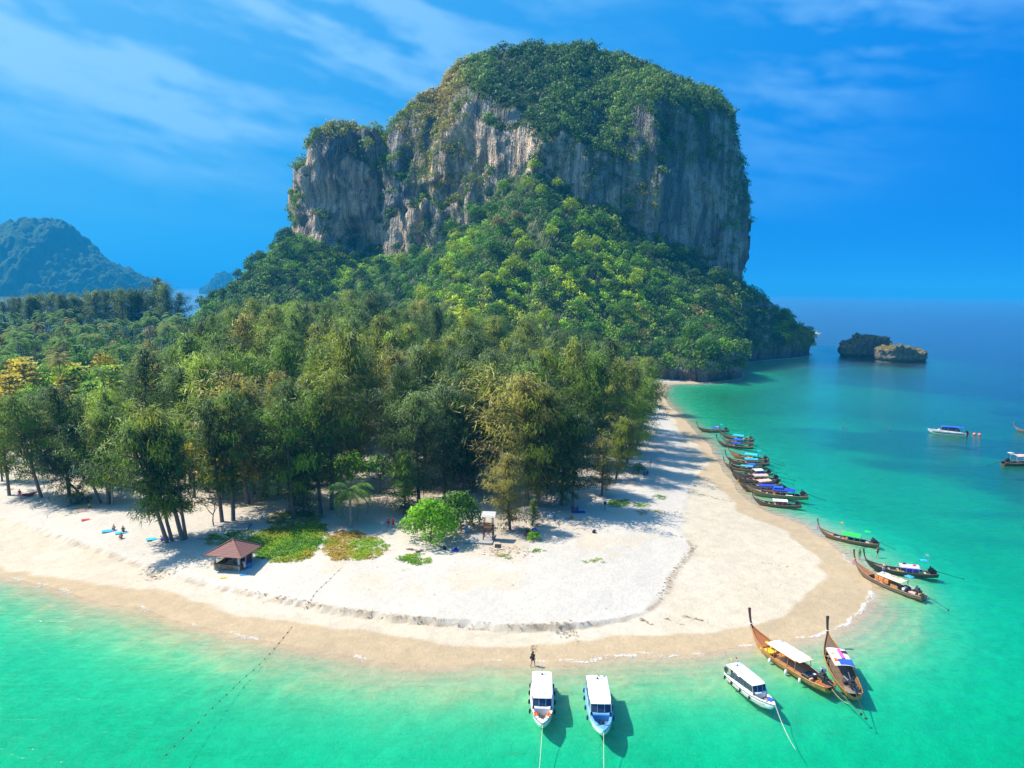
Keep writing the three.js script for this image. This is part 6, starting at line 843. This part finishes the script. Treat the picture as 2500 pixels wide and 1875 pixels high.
{
  const F = (u, v) => { const p = GP(u, v); p.y = Math.max(p.y, -0.35); return p; };
  person('woman in dark clothes with long hair walking ashore above the left twin speedboat', F(1151, 1440), 2.6, 'walk', 1, [0, 1], [['shirt', CLOTH.black], ['shorts', CLOTH.black]], 1.0, (t) => mesh('shoulder_bag', bx(0.12, 0.26, 0.30, 0.26, 0.98, 0, 0.04), CLOTH.black, t));
  person('person in dark shorts standing left of the pair by the round bush', F(839, 1139), 0.2, 'stand', 1, [0, 0], [['shorts', CLOTH.maroon], ['bra', CLOTH.red]]); person('person in red swimwear standing right of the pair by the round bush', F(849.5, 1139), -0.3, 'stand', 0, [1, 1], [['skirt', CLOTH.red]]);
  person('sunbather in dark top lying in the shade of the big round bush', F(901, 1190), 1.3, 'lie', 0, [1, 0], [['shorts', CLOTH.black], ['shirt', CLOTH.maroon]]);
  person('person sitting bare backed on a blue towel below the round bushes', F(983, 1187), 3.0, 'sit', 0, [1, 0], [['shorts', CLOTH.royal]]);
  person('person in a long blue dress standing beside the darker round bush', F(1008, 1155), 2.8, 'stand', 0, [2, 1], [['skirt', CLOTH.sky], ['shirt', CLOTH.sky]]);
  person('person in a white shirt behind the lifeguard tower', F(1036, 1136), 0.8, 'walk', 1, [0, 0], [['shirt', CLOTH.white], ['shorts', CLOTH.grey]]);
  person('man in a pale pink shirt leaning on the kiosk counter', V(-36.55, 1.02, -97.75), -2.3, 'bend', 1, [0, 0], [['shirt', CLOTH.rose], ['shorts', CLOTH.peach]]);
  person('picnicker in purple sitting at the foot of a casuarina, right of the golden trees', F(1238, 1103), 0.4, 'sit', 1, [0, 1], [['shirt', CLOTH.maroon], ['shorts', CLOTH.pink]]); person('picnicker in blue sitting beside the one in purple', F(1247, 1104), -0.6, 'sit', 1, [0, 0], [['shirt', CLOTH.royal], ['shorts', CLOTH.black]]);
  person('man with dark backpack standing in the dappled shade', F(1307, 1102), 0.3, 'stand', 1, [0, 0], [['shorts', CLOTH.grey], ['shirt', CLOTH.black]], 1.05, back(CLOTH.royal)); person('child beside the man with dark backpack', F(1299, 1103), 0.6, 'stand', 0, [1, 0], [['shorts', CLOTH.rose]], 0.68);
  person('person in navy sitting by the round dark bush, left of two', F(1391, 1027), 1.0, 'sit', 1, [0, 0], [['shirt', CLOTH.royal], ['shorts', CLOTH.black]]); person('person in navy sitting by the round dark bush, right of two', F(1399, 1025), -1.0, 'sit', 1, [0, 0], [['shirt', CLOTH.black], ['shorts', CLOTH.royal]]);
  person('tiny figure standing on the far end of the right beach, left of two', F(1416, 842), 0.4, 'stand', 2, [0, 0], [['shorts', CLOTH.maroon]]); person('tiny figure walking on the far end of the right beach, right of two', F(1423, 841), 0.8, 'walk', 0, [0, 0], [['shorts', CLOTH.red]]); person('lone dark figure walking on the sand where the right beach narrows', F(1425, 884), 0.2, 'walk', 1, [0, 0], [['shorts', CLOTH.royal], ['shirt', CLOTH.black]]);
  person('person in pink standing in the shadow streaks of the right beach', F(1405, 1008), 0.2, 'stand', 0, [1, 1], [['bra', CLOTH.pink], ['shorts', CLOTH.rose]]);
  person('boatman in green trousers standing at the prow of the dark green longtail', F(1856, 1209), 0.3, 'stand', 1, [0, 0], [['shorts', CLOTH.green]]); person('woman with dark hair wading near the dark green longtail', F(1895, 1204), 0.4, 'walk', 0, [0, 1], [['bra', CLOTH.black], ['shorts', CLOTH.black]]);
  { const p = G(1908, 1240, 0.2); person('boatman in blue with yellow hat between the two moored longtails', V(p.x, -0.15, p.z), 0.4, 'stand', 2, [0, 0], [['shirt', CLOTH.lilac], ['shorts', CLOTH.blue]], 1, hat(CLOTH.yellow)); }
  person('person in yellow sitting under the bent tree on the left beach', F(194, 1097), 0.4, 'sit', 1, [0, 0], [['shirt', CLOTH.yellow], ['shorts', CLOTH.red]]); person('person in red standing beside the red kayak', F(43, 1077), 0.6, 'stand', 1, [0, 0], [['shirt', CLOTH.red], ['shorts', CLOTH.pink]]);
  person('sunbather lying on a blue towel under the leaning left beach trees', F(368, 1161), 1.4, 'lie', 0, [1, 0], [['shorts', CLOTH.royal]]); person('person sitting on the left of two pale blue towels', F(246, 1145), 0.2, 'sit', 0, [0, 0], [['shorts', CLOTH.royal]]); person('person sitting on the right of two pale blue towels', F(266, 1148), 0.6, 'sit', 0, [0, 1], [['bra', CLOTH.black], ['shorts', CLOTH.black]]); person('person sitting on the open sand below the pale blue towels', F(262, 1163), 0.1, 'sit', 1, [0, 0], [['shorts', CLOTH.maroon]]);
  person('deckhand with white cap crouched in the bow of the left twin speedboat', G(1165, 1541, 0.3), 0.3, 'sit', 2, [0, 0], [['shirt', CLOTH.black], ['shorts', CLOTH.black]], 0.85, cap(CLOTH.white, 0.86, 0)); person('deckhand with white cap sitting in the blue bow of the right twin speedboat', G(1296, 1556, 0.3), 0.3, 'sit', 2, [0, 0], [['shirt', CLOTH.royal], ['shorts', CLOTH.black]], 0.85, cap(CLOTH.white, 0.86, 0));
  const swim = (u, v, l, k) => { const p = G(u, v), o = person(l, V(p.x, -1.42, p.z), k, 'stand', 0, [k % 2, 0], [['shorts', CLOTH.red]]); return o; };
  swim(1829, 922, 'swimmer whose head shows above open water near the moored row', 1); swim(1822, 920, 'swimmer close beside another in open water near the moored row', 2); swim(1923, 927, 'lone swimmer in open water left of the blue topped speedboat', 3);
  // towels and bags
  const towel = (u, v, w, d, m, label, turn = 0) => { const p = GP(u, v), rows = []; for (let i = 0; i <= 6; i++) { const r = []; for (let j = 0; j <= 4; j++) { const x = (i / 6 - 0.5) * w, z = (j / 4 - 0.5) * d; r.push([x, 0.03 + 0.015 * n2(i * 1.3 + u, j * 1.7), z]); } rows.push(r); } const low = rows.map((r) => r.map(([x, y, z]) => [x, y - 0.015, z]).reverse()), o = mesh('towel', merge([skin(rows), skin(low)]), m); o.position.set(p.x, p.y, p.z); o.rotation.y = turn; o.rotation.x = 0; tag(o, label, 'towel'); };
  towel(190, 1122, 1.9, 1.0, CLOTH.red, 'red towel on the left beach below the bent tree', 0.4); towel(182, 1103, 2.2, 1.1, CLOTH.rose, 'pink towel under the bent tree on the left beach', 0.2); towel(180, 1096, 2.6, 0.9, CLOTH.yellow, 'yellow mat under the bent tree on the left beach', 0.3); towel(240, 1146, 2.6, 1.3, CLOTH.sky, 'pale blue towel on the left sand, left of two', 0.4); towel(264, 1150, 2.0, 1.2, CLOTH.cyan, 'pale blue towel on the left sand, right of two', 0.5); towel(334, 1163, 2.4, 1.2, CLOTH.cyan, 'pale blue towel left of the leaning beach trees', 0.6); towel(366, 1163, 2.6, 1.1, CLOTH.royal, 'dark blue towel under the sunbather by the leaning trees', 0.2); towel(244, 1058, 3.4, 1.4, CLOTH.blue, 'blue tarpaulin in the shade behind the twin trunk', 0.2); towel(983, 1189, 1.0, 0.9, CLOTH.royal, 'dark blue towel under the bare backed sitter', 0); towel(903, 1192, 2.3, 1.0, CLOTH.black, 'dark towel under the sunbather by the round bush', 0.3); towel(1002, 1168, 1.6, 0.8, CLOTH.peach, 'pale orange mat beside the concrete slab', 0.2); towel(1225, 1121, 1.5, 0.8, CLOTH.teal, 'teal towel on the dappled sand', 0.1); towel(1249, 1106, 2.4, 1.2, CLOTH.royal, 'blue picnic mat under the two picnickers', 0.1); towel(527, 1241, 1.0, 0.6, CLOTH.sky, 'light blue basin mat on the sand by the kiosk corner', 0.2); towel(484, 1248, 0.9, 0.5, CLOTH.yellow, 'yellow mat on the sand in front of the kiosk', 0.1);
  const bag = (u, v, w, h, m, label, name = 'bag') => { const p = GP(u, v), o = mesh(name, merge([new RoundedBoxGeometry(w, h, w * 0.7, 2, w * 0.2).translate(0, h / 2, 0), new THREE.TorusGeometry(w * 0.22, w * 0.04, 5, 10, Math.PI).translate(0, h, 0)]), m); o.position.set(p.x, p.y, p.z); o.rotation.y = u; tag(o, label, name === 'bag' ? 'bag' : 'box'); };
  bag(960, 1187, 0.6, 0.5, CLOTH.black, 'dark bag on the sand below the big round bush'); bag(1188, 1120, 0.95, 0.6, CLOTH.white, 'white cool box on the dappled sand', 'cool_box'); bag(1196, 1117, 0.8, 0.8, CLOTH.grey, 'grey bag behind the white cool box'); bag(1234, 1120, 0.6, 0.5, CLOTH.orange, 'orange tan bag on the dappled sand by the teal towel'); bag(1138, 1157, 1.0, 0.4, CLOTH.maroon, 'maroon bundle left of the small bright bush'); bag(1147, 1158, 0.7, 0.35, CLOTH.black, 'dark bundle left of the small bright bush'); bag(1283, 1151, 0.7, 0.45, CLOTH.black, 'black bag alone on the sand in the right shadows'); bag(1155, 1150, 1.0, 0.6, CLOTH.royal, 'navy bag behind the small bright bush');
  { const o = mesh('blue_barrel', merge([cyl(0.42, 0.95, 0, 0.48, 0, 16), new THREE.TorusGeometry(0.42, 0.03, 5, 18).rotateX(Math.PI / 2).translate(0, 0.3, 0), new THREE.TorusGeometry(0.42, 0.03, 5, 18).rotateX(Math.PI / 2).translate(0, 0.66, 0)]), std(0.01, 0.14, 0.42, 0.45)); o.position.set(-36.35, 1.0, -98.55); tag(o, 'blue barrel standing at the right corner of the kiosk', 'barrel'); }
}
renderer.render(scene, camera);
